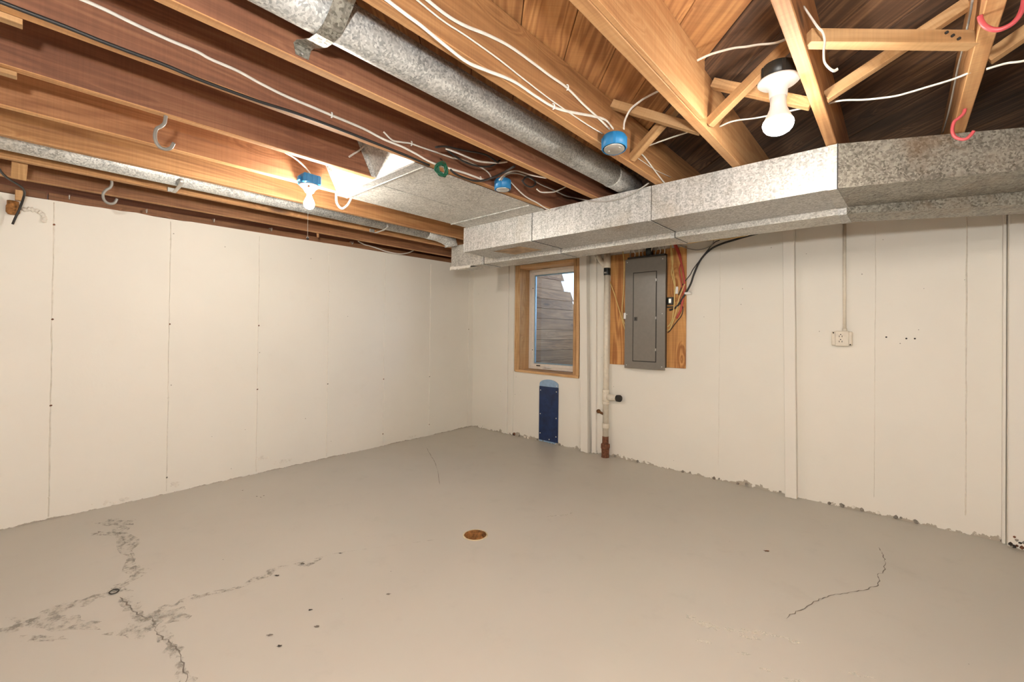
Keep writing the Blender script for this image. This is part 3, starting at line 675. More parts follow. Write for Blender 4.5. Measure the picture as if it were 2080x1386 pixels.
# long pipe at the left between two joists
lp = T(empty('long_pipe', (1.03, -1.4, 2.19)), 'long galvanised pipe between two joists above the left wall', 'pipe')
under(MB().lathe([(0.062, YF + 0.02), (0.062, -1.55)], (1.03, 0, 2.1925), 32, 'y').build('pipe_section', 'galv_pipe'), lp)
under(MB().tube([(1.03, -1.58, 2.1925), (1.03, -1.46, 2.190), (1.03, -1.36, 2.175), (1.03, -1.29, 2.145), (1.03, -1.278, 2.10)], 0.064, 24).build('elbow', 'galv_pipe'), lp)
for k, (t0, lab) in enumerate((((0.850, -3.430, 2.165), 'small metal strap clip holding the long pipe near the left hooks'), ((0.850, -2.021, 2.141), 'small metal strap clip holding the long pipe near the corner'))):
    y = t0[1]
    e = T(empty('pipe_clip', (0.84, y, JH)), lab, 'clip')
    MB().box(-0.008, 0.003, -0.022, 0.022, -0.006, 0.020, 0.001).build('tab', 'steel', e)
    pts = [(0.0, 0, -0.004), (0.05, 0, -0.020), (0.12, 0, -0.018), (0.19, 0, -0.015), (0.245, 0, -0.002), (0.25, 0, 0.02)]
    MB().tube(spline(pts, 5), 0.0015, 6, 0.012, up=(0, 0, 1)).build('strap', 'steel', e)

# ------------------------------------------------------------------ lamps
def a19(parent, z, mat='bulb', r=0.030):
    prof = [(0.013, 0.0), (0.0135, -0.018)]
    MB().lathe([(0.0, 0.0), (0.0135, 0.0), (0.0135, -0.022), (0.0, -0.022)], (0, 0, z), 20).build('bulb_base', 'white_plastic', parent)
    g = [(0.0135, -0.022), (0.016, -0.032), (0.023, -0.046)] + [(r * math.sin(t), -0.070 - r * math.cos(t)) for t in [math.pi * k / 12 for k in range(8, -1, -1)]]
    MB().lathe(g, (0, 0, z), 28).build('bulb_globe', mat, parent)
def round_box(parent, z0, h, r, mat, ears=True):
    MB().lathe([(0.0, h), (r * 0.94, h), (r, h - 0.004), (r, 0.0), (r * 0.96, 0.0), (r * 0.96, 0.004)], (0, 0, z0), 28, caps=False).build('box_body', mat, parent)
    for k in range(4):
        t = 0.5 + k * math.pi / 2; o = MB().box(-0.006, 0.006, -0.004, 0.003, z0, z0 + h * 0.92, 0.001).build('box_rib', mat, parent)
        o.location = (r * math.cos(t), r * math.sin(t), 0); o.rotation_euler = (0, 0, t - math.pi / 2)
def lampholder(parent, z, r=0.052):
    MB().lathe([(0.0, 0.0), (r, 0.0), (r, -0.006), (r * 0.86, -0.012), (0.034, -0.022), (0.027, -0.034), (0.023, -0.042), (0.0, -0.042)], (0, 0, z), 32).build('lampholder', 'white_plastic', parent)
# pull-chain lamp on the joist at the left
L1 = Vector((1.702, -2.938, 2.118))
lamp = T(empty('pull_chain_lamp', L1), 'lit bare bulb with pull chain under a blue box at the left', 'lamp')
MB().box(-0.047, 0.047, -0.052, 0.052, 0.0, 0.058, 0.007).build('box_body', 'blue_box', lamp)
for y in (-0.03, 0.0, 0.03): MB().box(0.047, 0.0500, y - 0.006, y + 0.006, 0.004, 0.052, 0.001).build('box_rib', 'blue_box', lamp)
MB().box(-0.012, 0.012, -0.068, -0.050, 0.012, 0.040, 0.003).build('box_lug', 'blue_box', lamp)
lampholder(lamp, 0.0, 0.053)
MB().lathe([(0.006, 0), (0.006, 0.006), (0, 0.006)], (0, 0, 0), 12, 'x').build('chain_outlet', 'brass', lamp, loc=(0.034, -0.02, -0.018))
a19(lamp, -0.040)
chain = MB(); zc = -0.02
for k in range(58): chain.lathe([(0.0, 0.0017), (0.0017, 0.0), (0.0, -0.0017)], (0.036, -0.022, -0.024 - 0.0051 * k), 6, caps=False)
MB().tube([(0.034, -0.020, -0.018), (0.037, -0.022, -0.026), (0.037, -0.022, -0.315)], 0.0011, 6).build('pull_chain', 'steel', lamp)
MB().lathe([(0.0, 0.012), (0.005, 0.010), (0.0075, 0.003), (0.0075, -0.002), (0.004, -0.007), (0.0, -0.008)], (0.037, -0.022, -0.322), 14).build('pull_knob', 'chip', lamp)
# flood bulb lamp on the joist at the right
L2 = Vector((3.976, -2.262, 2.176))
fl = T(empty('flood_lamp', L2), 'lit flood bulb in a white porcelain holder under a black box', 'lamp')
round_box(fl, 0.0, 0.055, 0.052, 'dark_box')
MB().lathe([(0.0, 0.001), (0.066, 0.001), (0.067, -0.004), (0.060, -0.010), (0.040, -0.018), (0.030, -0.032), (0.028, -0.060), (0.0, -0.060)], (0, 0, 0), 36).build('lampholder', 'white_plastic', fl)
for s in (-1, 1): MB().box(-0.009, 0.009, -0.002, 0.002, -0.0095, -0.006).build('mounting_slot', 'line', fl, loc=(0, 0.048 * s, -0.0035))
MB().lathe([(0.0, -0.055), (0.026, -0.055), (0.0255, -0.085), (0.028, -0.100), (0.036, -0.120), (0.0440, -0.138), (0.0475, -0.146)], (0, 0, 0), 32).build('bulb_body', 'white_plastic', fl)
MB().lathe([(0.0475, -0.146), (0.0490, -0.153), (0.0485, -0.160), (0.0455, -0.170), (0.038, -0.180), (0.027, -0.187), (0.013, -0.191), (0.0, -0.192)], (0, 0, 0), 36, caps=False).build('bulb_lens', 'flood', fl)
# unseen bare bulbs added behind the camera to raise the ambient light
for (x, y, lab) in ((5.10, -5.5, 'added fill bulb behind the camera, nearest to it'), (3.6, -6.6, 'added fill bulb behind the camera on the left'), (6.95, -5.2, 'added fill bulb behind the camera on the right')):
    e = T(empty('fill_lamp', (x, y, 2.10)), lab, 'lamp', 'added fill lamps outside the view')
    round_box(e, 0.0, 0.05, 0.05, 'blue_box'); lampholder(e, 0.0); a19(e, -0.040, 'bulb_fill')

# camera flash as an added globe and tripod; throws joist shadows onto the subfloor
flash_root = T(empty('camera_flash', (4.36, -4.30, 0.0)), 'camera flash as an added globe on a tripod just behind the camera', 'lamp')
MB().lathe([(0.012, 0.25), (0.012, 1.46)], (0, 0, 0), 14).build('pole', 'dark_box', flash_root)
MB().lathe([(0.0, 1.44), (0.022, 1.44), (0.028, 1.48), (0.028, 1.505), (0.0, 1.505)], (0, 0, 0), 18).build('socket', 'dark_box', flash_root)
for k in range(3):
    t = 0.6 + k * 2 * math.pi / 3; MB().tube([(0, 0, 0.55), (0.32 * math.cos(t), 0.32 * math.sin(t), 0.012)], 0.009, 8).build('leg', 'dark_box', flash_root)
MB().lathe([(0.055 * math.sin(math.pi * k / 16), 1.555 - 0.055 * math.cos(math.pi * k / 16)) for k in range(17)], (0, 0, 0), 28, caps=False).build('globe', 'flash_bulb', flash_root)

# ------------------------------------------------------------------ blue junction boxes
def junction(loc, label, r=0.052, tilt=(0, 0)):
    e = T(empty('junction_box', loc), label, 'box', 'blue junction boxes'); e.rotation_euler = (tilt[0], tilt[1], 0)
    round_box(e, 0.0, 0.060, r, 'blue_box')
    MB().lathe([(0.0, -0.002), (r * 0.84, -0.002), (r * 0.86, 0.0), (r * 0.86, 0.004), (0, 0.004)], (0, 0, 0), 28).build('cover_plate', 'steel', e)
    for k in (-1, 1): MB().lathe([(0.004, -0.004), (0.004, -0.001)], (r * 0.5 * k, 0, 0), 8).build('cover_screw', 'steel', e)
    return e
junction((2.520, -2.145, 2.122), 'blue round junction box by the green wire coil', 0.047)
junction((3.325, -2.262, 2.108), 'blue round junction box on the orange joist where three white cables meet', 0.054, (-0.10, -0.06))

# coil of green wire
gc = T(empty('wire_coil', (2.49, -2.59, 2.12)), 'small coil of green wire hung on a nail', 'wire coil')
rn = random.Random(21)
for k in range(10):
    a, b = 0.016 + 0.015 * rn.random(), 0.028 + 0.016 * rn.random(); ph = rn.random() * 6; ti = (rn.random() - 0.5) * 0.9
    pts = []
    for t in range(28):
        q = 2 * math.pi * t / 28; y, z = b * math.cos(q + ph) * 1.0, a * 1.35 * math.sin(q + ph)
        yy, zz = y * math.cos(ti) - z * math.sin(ti), y * math.sin(ti) + z * math.cos(ti)
        pts.append((0.006 + 0.012 * math.sin(2 * q + k), yy, zz))
    MB().tube(pts, 0.0030, 6, cyclic=True).build('wire_loop', 'green_wire', gc)
MB().tube([(-0.012, 0.0, 0.062), (0.004, 0.0, 0.055), (0.010, 0.0, 0.045)], 0.002, 6).build('nail', 'chip', gc)

# ------------------------------------------------------------------ cables overhead
WC = 'white cables stapled to the joists'
F_ = dict(flat=0.0028, group=WC)
def wcable(pts, label, r=0.0055, mat='white_cable', up=(0, 0, 1), flat=0.003): return cable('cable', pts, r, mat, label, 'cable', WC, flat, up)
wcable([(2.474, -3.963, 2.244), (2.474, -3.899, 2.242), (2.474, -3.818, 2.234), (2.474, -3.742, 2.229), (2.474, -3.661, 2.228), (2.474, -3.620, 2.221), (2.474, -3.537, 2.218), (2.474, -3.457, 2.205), (2.474, -3.367, 2.195), (2.474, -3.270, 2.193), (2.474, -3.180, 2.190), (2.474, -3.033, 2.186), (2.474, -2.926, 2.173), (2.474, -2.825, 2.171), (2.474, -2.740, 2.162), (2.474, -2.644, 2.148), (2.474, -2.489, 2.154), (2.474, -2.406, 2.159), (2.474, -2.290, 2.160), (2.474, -2.250, 2.162)], 'long white cable running along the dark joist to the green coil and blue box', 0.006)
wcable([(2.478, -2.929, 2.206), (2.478, -2.881, 2.183), (2.478, -2.831, 2.190), (2.478, -2.774, 2.202), (2.478, -2.708, 2.204), (2.478, -2.619, 2.209), (2.478, -2.501, 2.215), (2.478, -2.429, 2.229), (2.478, -2.354, 2.229), (2.478, -2.267, 2.223), (2.478, -2.222, 2.210), (2.500, -2.223, 2.178)], 'thin white cable looping down into the top of the left blue box', 0.0045)
wcable([(2.600, -2.653, 2.183), (2.600, -2.589, 2.186), (2.600, -2.507, 2.186), (2.600, -2.432, 2.188), (2.600, -2.357, 2.203), (2.600, -2.278, 2.224), (2.600, -2.196, 2.255)], 'short white cable in the dark bay above the left blue box', 0.005)
wcable([(2.550, -2.208, 2.157), (2.550, -2.174, 2.192), (2.550, -2.119, 2.231), (2.550, -2.060, 2.254), (2.620, -2.082, 2.222), (2.700, -2.091, 2.183), (2.790, -2.068, 2.152)], 'white cable arching out of the left blue box towards the next joist', 0.0045)
o = cable('cable', [(2.550, -2.191, 2.161), (2.550, -2.140, 2.210), (2.550, -2.060, 2.239), (2.550, -1.962, 2.248), (2.550, -1.883, 2.242), (2.550, -1.810, 2.235), (2.550, -1.697, 2.235), (2.550, -1.606, 2.232), (2.550, -1.523, 2.231), (2.550, -1.411, 2.244)] + [(2.789, -1.610, 2.130), (2.876, -1.610, 2.107), (2.964, -1.610, 2.099), (3.064, -1.610, 2.107), (3.143, -1.610, 2.132), (3.198, -1.610, 2.155)], 0.0045, 'grey_cable', 'grey cable crossing from the left blue box over the top edge of the front duct', 'cable', WC)
wcable([(2.490, -2.092, 2.208), (2.490, -2.047, 2.205), (2.490, -2.000, 2.186), (2.490, -1.927, 2.157), (2.490, -1.857, 2.143), (2.490, -1.774, 2.136), (2.490, -1.698, 2.123), (2.490, -1.631, 2.118)], 'white cable from the left blue box down to the front duct', 0.005)
wcable([(2.650, -1.982, 2.141), (2.650, -1.942, 2.133), (2.650, -1.883, 2.145), (2.650, -1.805, 2.168), (2.650, -1.724, 2.207), (2.650, -1.668, 2.238)], 'faint looped cable in the dark bay over the duct', 0.004)
for pts, lab, r in (([(2.620, -2.731, 2.159), (2.620, -2.670, 2.182), (2.620, -2.556, 2.201), (2.620, -2.396, 2.229), (2.620, -2.291, 2.215)], 'upper black cable in the dark joist bay', 0.005),
                    ([(2.580, -2.637, 2.194), (2.580, -2.571, 2.174), (2.580, -2.485, 2.164), (2.580, -2.394, 2.175), (2.580, -2.305, 2.204), (2.580, -2.233, 2.257)], 'looped black cable in the dark joist bay', 0.005),
                    ([(2.750, -2.300, 2.161), (2.600, -2.237, 2.177), (2.520, -2.255, 2.159), (2.500, -2.335, 2.128), (2.500, -2.429, 2.119), (2.500, -2.501, 2.123), (2.500, -2.536, 2.135)], 'black cable running from the coil across the left blue box', 0.006),
                    ([(2.660, -2.132, 2.152), (2.660, -2.096, 2.133), (2.660, -2.041, 2.136), (2.660, -2.004, 2.169), (2.660, -2.042, 2.189), (2.660, -2.097, 2.179), (2.660, -2.124, 2.149)], 'tangled black cable loop right of the left blue box', 0.005)):
    cable('cable', pts, r, 'black_cable', lab, 'cable', 'black cables in the dark joist bay')
cable('cable', [(2.472, -4.121, 2.147), (2.472, -4.050, 2.146), (2.472, -3.972, 2.145), (2.472, -3.909, 2.142), (2.472, -3.835, 2.141), (2.472, -3.747, 2.141), (2.472, -3.659, 2.135), (2.472, -3.556, 2.134), (2.472, -3.447, 2.136), (2.472, -3.326, 2.143), (2.472, -3.163, 2.144), (2.472, -2.974, 2.141), (2.472, -2.783, 2.136), (2.472, -2.655, 2.130)], 0.006, 'black_cable', 'black cable stapled along the bottom edge of the dark joist', 'cable', 'black cables in the dark joist bay')
# orange joist: three cables to the right-hand blue box
wcable([(3.276, -3.314, 2.227), (3.276, -3.283, 2.225), (3.276, -3.225, 2.221), (3.276, -3.176, 2.223), (3.276, -3.121, 2.232), (3.276, -3.037, 2.252), (3.276, -2.927, 2.269), (3.276, -2.803, 2.272), (3.276, -2.690, 2.272), (3.276, -2.575, 2.275), (3.276, -2.447, 2.257), (3.276, -2.340, 2.247), (3.276, -2.219, 2.232)], 'upper white cable on the orange joist leading to the right blue box', 0.0062)
wcable([(3.276, -3.439, 2.150), (3.276, -3.415, 2.148), (3.276, -3.362, 2.143), (3.276, -3.304, 2.139), (3.276, -3.215, 2.127), (3.276, -3.125, 2.119), (3.276, -3.035, 2.133), (3.276, -2.907, 2.155), (3.276, -2.781, 2.155), (3.276, -2.668, 2.159), (3.276, -2.559, 2.182), (3.276, -2.370, 2.235), (3.276, -2.257, 2.260), (3.276, -2.181, 2.246)], 'lower white cable on the orange joist leading to the right blue box', 0.0062)
cable('cable', [(3.276, -3.344, 2.206), (3.276, -3.319, 2.204), (3.276, -3.224, 2.196), (3.276, -3.126, 2.199), (3.276, -2.983, 2.197), (3.276, -2.833, 2.187), (3.276, -2.688, 2.180), (3.276, -2.519, 2.179), (3.276, -2.385, 2.181), (3.276, -2.282, 2.187)], 0.0028, 'white_cable', 'thin white wire between the two cables on the orange joist', 'cable', WC)
wcable([(3.361, -2.240, 2.199), (3.352, -2.220, 2.236), (3.352, -2.200, 2.271), (3.376, -2.200, 2.302), (3.419, -2.200, 2.321), (3.461, -2.200, 2.331), (3.60, -2.22, 2.335), (3.655, -2.25, 2.325)] , 'white cable rising from the right blue box to the pale joist', 0.0055, up=(0, 1, 0))
wcable([(3.704, -2.30, 2.318)] + [(3.670, -2.300, 2.331), (3.703, -2.300, 2.342), (3.749, -2.300, 2.346), (3.794, -2.300, 2.342), (3.837, -2.300, 2.335), (3.879, -2.300, 2.322), (3.919, -2.300, 2.312), (3.981, -2.300, 2.294)] + [(4.05, -2.30, 2.30)], 'white cable crossing the bay above the flood bulb', 0.0062, up=(0, 1, 0))
wcable([(4.088, -2.52, 2.24)] + [(4.123, -2.540, 2.156), (4.135, -2.540, 2.135), (4.141, -2.540, 2.107), (4.139, -2.540, 2.076), (4.141, -2.540, 2.045), (4.152, -2.540, 2.023), (4.163, -2.540, 2.011), (4.172, -2.540, 2.013)], 'loose S-shaped white cable end beside the joist right of the flood bulb', 0.0055, up=(0, 1, 0))
wcable([(3.60, -1.93, 2.245), (3.545, -1.92, 2.246), (3.43, -1.91, 2.246), (3.306, -1.90, 2.243), (3.276, -1.90, 2.240)][::-1], 'white cable passing under the bridging beside the right blue box', 0.005, up=(0, 1, 0))
wcable([(3.687, -1.95, 2.214)] + [(3.746, -1.950, 2.221), (3.835, -1.950, 2.206), (3.918, -1.950, 2.198), (3.988, -1.950, 2.193)] + [(4.046, -1.97, 2.18)], 'white cable crossing behind the lit flood bulb', 0.005, up=(0, 1, 0))
wcable([(4.088, -1.92, 2.195)] + [(4.137, -1.950, 2.178), (4.194, -1.950, 2.160), (4.244, -1.950, 2.148), (4.292, -1.950, 2.140), (4.331, -1.950, 2.140), (4.370, -1.950, 2.142), (4.419, -1.950, 2.144), (4.449, -1.950, 2.147)] + [(4.478, -1.97, 2.145)], 'white cable sagging between the flood bulb joist and the wavy-grained joist', 0.0055, up=(0, 1, 0))
wcable([(4.512, -1.98, 2.137)] + [(4.556, -1.980, 2.138), (4.592, -1.980, 2.131)] + [(4.72, -1.98, 2.118), (4.88, -1.98, 2.15)], 'white cable entering from the right behind the upper red hook', 0.0055, up=(0, 1, 0))
wcable([(3.276, -1.894, 2.224), (3.276, -1.834, 2.216), (3.276, -1.759, 2.196), (3.276, -1.680, 2.175), (3.276, -1.605, 2.156), (3.276, -1.555, 2.147)], 'white cable below the right blue box reaching down to the duct', 0.005)
cable('cable', [(3.276, -1.962, 2.187), (3.276, -1.864, 2.186), (3.276, -1.707, 2.187), (3.276, -1.482, 2.207)], 0.002, 'white_cable', 'thin pale wire below the right blue box', 'cable', WC)
# lamp feeds and loose ends
cable('cable', [(2.030, -3.261, 2.146), (1.980, -3.190, 2.163), (1.880, -3.091, 2.185), (1.780, -3.002, 2.194), (1.720, -2.945, 2.185), (1.712, -2.93, 2.172)], 0.0045, 'white_cable', 'white cable running down to the blue box over the left bulb', 'cable', WC)
cable('cable', [(1.595, -2.722, 2.151), (1.595, -2.721, 2.119), (1.595, -2.716, 2.087), (1.595, -2.697, 2.064), (1.595, -2.674, 2.061), (1.595, -2.645, 2.089), (1.595, -2.627, 2.122), (1.595, -2.617, 2.151)], 0.0075, 'white_cable', 'thick white cable hanging in a loop under the flat duct corner', 'cable', WC)
cable('cable', [(2.060, -2.881, 2.211), (2.060, -2.856, 2.235), (2.060, -2.827, 2.261), (2.060, -2.807, 2.284), (2.060, -2.789, 2.306)], 0.005, 'white_cable', 'short stub of white cable on the dark joist by the flat duct', 'cable', WC)
cable('cable', [(0.100, -1.748, 2.200), (0.100, -1.675, 2.176), (0.100, -1.607, 2.171), (0.100, -1.501, 2.156), (0.100, -1.410, 2.142), (0.100, -1.247, 2.139), (0.100, -1.135, 2.166), (0.100, -1.055, 2.206)], 0.006, 'white_cable', 'drooping white cable on top of the left wall near the corner', 'cable', WC)
cable('cable', [(4.455, -2.272, 2.221), (4.455, -2.191, 2.210), (4.455, -2.016, 2.208), (4.455, -1.855, 2.218), (4.455, -1.666, 2.210), (4.455, -1.437, 2.211), (4.455, -1.156, 2.237)], 0.003, 'grey_cable', 'thin dark wire running along the side of the wavy-grained joist', 'cable')
cable('cable', [(0.9, -4.17, 2.13), (0.62, -4.13, 2.10), (0.40, -4.06, 2.09), (0.24, -4.06, 2.05), (0.20, -4.10, 1.9)], 0.006, 'black_cable', 'black cable hanging at the far left edge', 'cable')
# staples
for p, n_ in (((2.478, -3.182, 2.188), 0), ((2.480, -2.775, 2.201), 1), ((3.279, -2.579, 2.272), 2), ((3.279, -2.673, 2.156), 3), ((2.480, -2.296, 2.157), 4)):
    lab = ['white cable staple on the long cable along the dark joist', 'white cable staple on the thin cable left of the green coil', 'white cable staple on the upper cable of the orange joist', 'white cable staple on the lower cable of the orange joist', 'white cable staple just left of the left blue box'][n_]
    o = MB().tube(spline([(0, 0, 0.011), (0.006, 0, 0.009), (0.0085, 0, 0.0), (0.006, 0, -0.009), (0, 0, -0.011)], 4), 0.002, 6, 0.0035, up=(0, 0, 1)).build('cable_staple', 'white_plastic', loc=p); T(o, lab, 'staple', 'cable staples')

# ------------------------------------------------------------------ hooks
def hook(name, pts, r, mat, label, group):
    o = MB().tube(spline(pts, 7), r, 10).build(name, mat); rebase(o, pts[0]); return T(o, label, 'hook', group)
g1 = [(2.036, -3.668, JH + 0.015)] + [(2.036, -3.670, 2.131), (2.036, -3.673, 2.111), (2.036, -3.684, 2.093), (2.036, -3.698, 2.078), (2.036, -3.703, 2.050), (2.036, -3.699, 2.025), (2.036, -3.686, 2.007), (2.036, -3.667, 2.005), (2.036, -3.651, 2.015), (2.036, -3.641, 2.039)]
hook('storage_hook', g1, 0.0068, 'hook_grey', 'large grey storage hook under the dark joist at the left', 'storage hooks screwed into the joists')
g2 = [(0.812, -3.711, 2.136), (0.812, -3.710, 2.118), (0.812, -3.717, 2.096), (0.812, -3.734, 2.077), (0.812, -3.746, 2.054), (0.812, -3.746, 2.028), (0.812, -3.735, 2.007), (0.812, -3.715, 2.000), (0.812, -3.696, 2.011), (0.812, -3.686, 2.037)]
hook('storage_hook', g2, 0.0072, 'hook_grey', 'smaller grey storage hook near the left wall top', 'storage hooks screwed into the joists')
r1 = [(4.4893, -1.654, JH + 0.015)] + [(4.489, -1.654, 2.142), (4.485, -1.654, 2.126), (4.472, -1.654, 2.113), (4.460, -1.654, 2.102), (4.455, -1.654, 2.075), (4.459, -1.654, 2.050), (4.472, -1.654, 2.033), (4.490, -1.654, 2.026), (4.503, -1.654, 2.035), (4.513, -1.654, 2.051)]
hook('storage_hook', r1, 0.0058, 'hook_red', 'red storage hook hanging over the duct at the right', 'storage hooks screwed into the joists')
r2 = [(4.465, -2.320, 2.144), (4.468, -2.320, 2.128), (4.476, -2.320, 2.110), (4.489, -2.320, 2.096), (4.503, -2.320, 2.090), (4.519, -2.320, 2.093), (4.531, -2.320, 2.103), (4.539, -2.320, 2.119), (4.544, -2.320, 2.142), (4.545, -2.320, 2.181), (4.538, -2.320, 2.217), (4.523, -2.320, 2.241)] + [(4.505, -2.32, 2.205)]
hook('storage_hook', r2, 0.0062, 'hook_red', 'red storage hook at the upper right corner', 'storage hooks screwed into the joists')
for (px_, lab) in (((0.140, -3.855, 2.135), 'leftmost'), ((0.140, -3.457, 2.129), 'second'), ((0.110, -3.030, 2.151), 'third'), ((0.090, -2.591, 2.162), 'fourth'), ((0.080, -1.818, 2.170), 'last')):
    x, y, z = px_; xs = x - 0.002
    pts = [(xs - 0.03, y, z + 0.012), (xs + 0.012, y, z + 0.012), (xs + 0.024, y, z + 0.004), (xs + 0.030, y, z - 0.010), (xs + 0.040, y, z - 0.014), (xs + 0.050, y, z - 0.004), (xs + 0.050, y, z + 0.010)]
    hook('cup_hook', pts, 0.0032, 'steel', '%s small metal cup hook along the top of the left wall%s' % (lab, ' from the left' if lab != 'last' else ' nearest the corner'), 'cup hooks along the left wall')

# ------------------------------------------------------------------ window
win = S(empty('window_1', (1.22, 0.10, WZ0)))
def wbeam(name, p0, p1, w, h, mat, up): o = beam(name, p0, p1, w, h, mat, up); return under(o, win)
wbeam('jamb', (0.787, 0.105, 0.80), (0.787, 0.105, 2.095), 0.22, 0.080, 'buck', (1, 0, 0))
wbeam('jamb', (1.627, 0.105, 0.80), (1.627, 0.105, 2.095), 0.22, 0.036, 'buck', (1, 0, 0))
wbeam('jamb', (1.668, 0.100, 0.80), (1.668, 0.100, 2.095), 0.215, 0.038, 'buck', (1, 0, 0))
wbeam('head', (0.828, 0.105, 2.075), (1.606, 0.105, 2.075), 0.22, 0.040, 'buck', (0, 0, 1))
wbeam('sill', (0.775, 0.095, 0.805), (1.692, 0.095, 0.790), 0.235, 0.030, 'buck', (0, 0, 1))
def ring_frame(x0, x1, z0, z1, w, y0, y1, name, mat, wb_=None):
    wb_ = wb_ or w
    mb = MB(); mb.box(x0, x0 + w, y0, y1, z0, z1, 0.002); mb.box(x1 - w, x1, y0, y1, z0, z1, 0.002)
    mb.box(x0 + w, x1 - w, y0, y1, z0, z0 + wb_, 0.002); mb.box(x0 + w, x1 - w, y0, y1, z1 - w, z1, 0.002)
    return under(mb.build(name, mat), win)
ring_frame(0.829, 1.605, 0.823, 2.052, 0.030, 0.175, 0.240, 'window_frame', 'window_white')
ring_frame(0.859, 1.575, 0.853, 2.022, 0.034, 0.190, 0.232, 'sash', 'window_white')
ring_frame(0.893, 1.541, 0.887, 1.988, 0.014, 0.202, 0.228, 'spacer', 'alu')
under(MB().box(0.900, 1.535, 0.209, 0.215, 0.894, 1.981).build('pane', 'glass'), win)
ck = empty('crank', (1.07, 0.17, 0.835)); ck.parent = win; ck.location = (1.10 - 1.22, 0.165 - 0.10, 0.838 - WZ0)
MB().box(-0.045, 0.045, -0.016, 0.010, 0.0, 0.012, 0.004).build('crank_base', 'white_plastic', ck)
MB().tube(spline([(0.0, -0.012, 0.012), (0.02, -0.03, 0.022), (0.06, -0.035, 0.018), (0.11, -0.034, 0.010)], 5), 0.006, 8).build('crank_handle', 'white_plastic', ck)
o = MB().box(-0.030, 0.030, -0.004, 0.002, -0.006, 0.006, 0.001).build('latch', 'line', win); o.location = (0.985 - 1.22, 0.174 - 0.10, 0.866 - WZ0)
for z in (1.82, 1.05): under(MB().box(0.874, 0.882, 0.186, 0.190, z, z + 0.012).build('hinge_pin', 'line'), win)
# window well outside: timber-lined, open to the sky
well = T(empty('window_well', (0.75, 1.2, 0.6)), 'weathered timber side of the window well outside the pane', 'retaining wall')
zz = 0.62; k = 0; rn = random.Random(2)
while zz < 2.05:
    hgt = 0.128 + 0.02 * rn.random(); y1 = 1.62 if zz < 1.5 else (1.24 if zz < 1.60 else (1.19 if zz < 1.74 else (1.11 if zz < 1.86 else 0.95)))
    o = beam('plank', (0.742 + 0.006 * rn.random(), 0.262, zz + hgt / 2), (0.742 + 0.006 * rn.random(), y1, zz + hgt / 2), 0.045, hgt - 0.003, 'weathered', c=0.002); under(o, well)
    if y1 < 1.5:      # sloped cut at the end of the upper boards
        o = MB().prism([(0, -hgt / 2 + 0.002), (0.085, -hgt / 2 + 0.002), (0, hgt / 2 - 0.002)], 'x', -0.020, 0.020).build('plank_end', 'weathered', loc=(0.745, y1, zz + hgt / 2)); under(o, well)
    zz += hgt; k += 1
well2 = T(empty('window_well', (1.2, 1.65, 0.6)), 'timber far side of the window well, low behind the glass', 'retaining wall')
for k in range(6):
    o = beam('plank', (0.78, 1.66, 0.68 + 0.135 * k), (2.4, 1.66, 0.68 + 0.135 * k), 0.045, 0.126, 'weathered', c=0.004); under(o, well2)
S(MB().box(0.70, 2.5, 0.262, 1.70, 0.50, 0.62).build('ground', 'gravel'))
S(MB().prism([(0.262, 0.4), (6.0, 0.4), (6.0, 1.15), (1.75, 1.2), (1.25, 1.6), (1.0, 1.85), (0.85, 1.98), (0.262, 2.05)], 'x', -4.0, 0.715).build('ground_bank', 'earth'))  # earth bank added behind the planks to stop light leaking between them

# ------------------------------------------------------------------ blue patch board under the window
bb = T(empty('patch_board', (1.285, 0, 0.0)), 'navy blue board with pale blue arched top screwed under the window', 'board')
def loc_(o, x, y, z): o.location = (x - 1.285, y, z); return o
MB().box(-0.133, 0.136, -0.016, -0.001, 0.022, 0.645, 0.002).build('navy_board', 'navy', bb)
arch = [(-0.134, 0.646)] + [(0.0 + 0.134 * math.cos(math.pi * (1 - k / 14)) , 0.672 + 0.058 * math.sin(math.pi * k / 14)) for k in range(15)] + [(0.134, 0.646)]
MB().prism(arch, 'y', -0.008, -0.001).build('arched_top', 'pale_blue', bb)
MB().box(-0.13, 0.10, -0.012, -0.001, 0.006, 0.022, 0.001).build('foot_strip', 'pale_blue', bb)
for (x, z) in ((-0.112, 0.60), (0.115, 0.60), (-0.112, 0.325), (0.115, 0.30), (-0.112, 0.10), (0.115, 0.09), (0.118, 0.665), (0.02, 0.045)):
    MB().lathe([(0.007, 0), (0.006, -0.003), (0, -0.003)], (0, 0, 0), 10, 'y').build('screw', 'white_plastic', bb, loc=(x, -0.016, z))

# ------------------------------------------------------------------ standpipe
PXp = 2.056; PYp = -0.062
sp = T(empty('standpipe', (PXp, PYp, 0)), 'cream painted standpipe with rusty foot beside the window', 'pipe')
MB().lathe([(0.030, 0.21), (0.030, 2.10)], (0, 0, 0), 20).build('pipe', 'pipe_paint', sp)
for z0, z1, r in ((0.30, 0.345, 0.037), (0.665, 0.69, 0.037), (0.545, 0.57, 0.037), (1.945, 2.05, 0.036)): MB().lathe([(r - 0.004, z0 - 0.004), (r, z0), (r, z1), (r - 0.004, z1 + 0.004)], (0, 0, 0), 20).build('coupling', 'pipe_paint', sp)
MB().lathe([(0.0365, 0.55), (0.0365, 0.685)], (0, 0, 0), 20).build('tee', 'pipe_paint', sp)
MB().lathe([(0.033, 0.02), (0.033, 0.075), (0.028, 0.08), (0.028, 0.12)], (0, 0, 0.618), 16, 'x').build('branch', 'pipe_paint', sp)
MB().lathe([(0.028, 0.118), (0.032, 0.122), (0.034, 0.140), (0.034, 0.162), (0.026, 0.172), (0.0, 0.172)], (0, 0, 0.618), 14, 'x').build('plug', 'chip', sp)
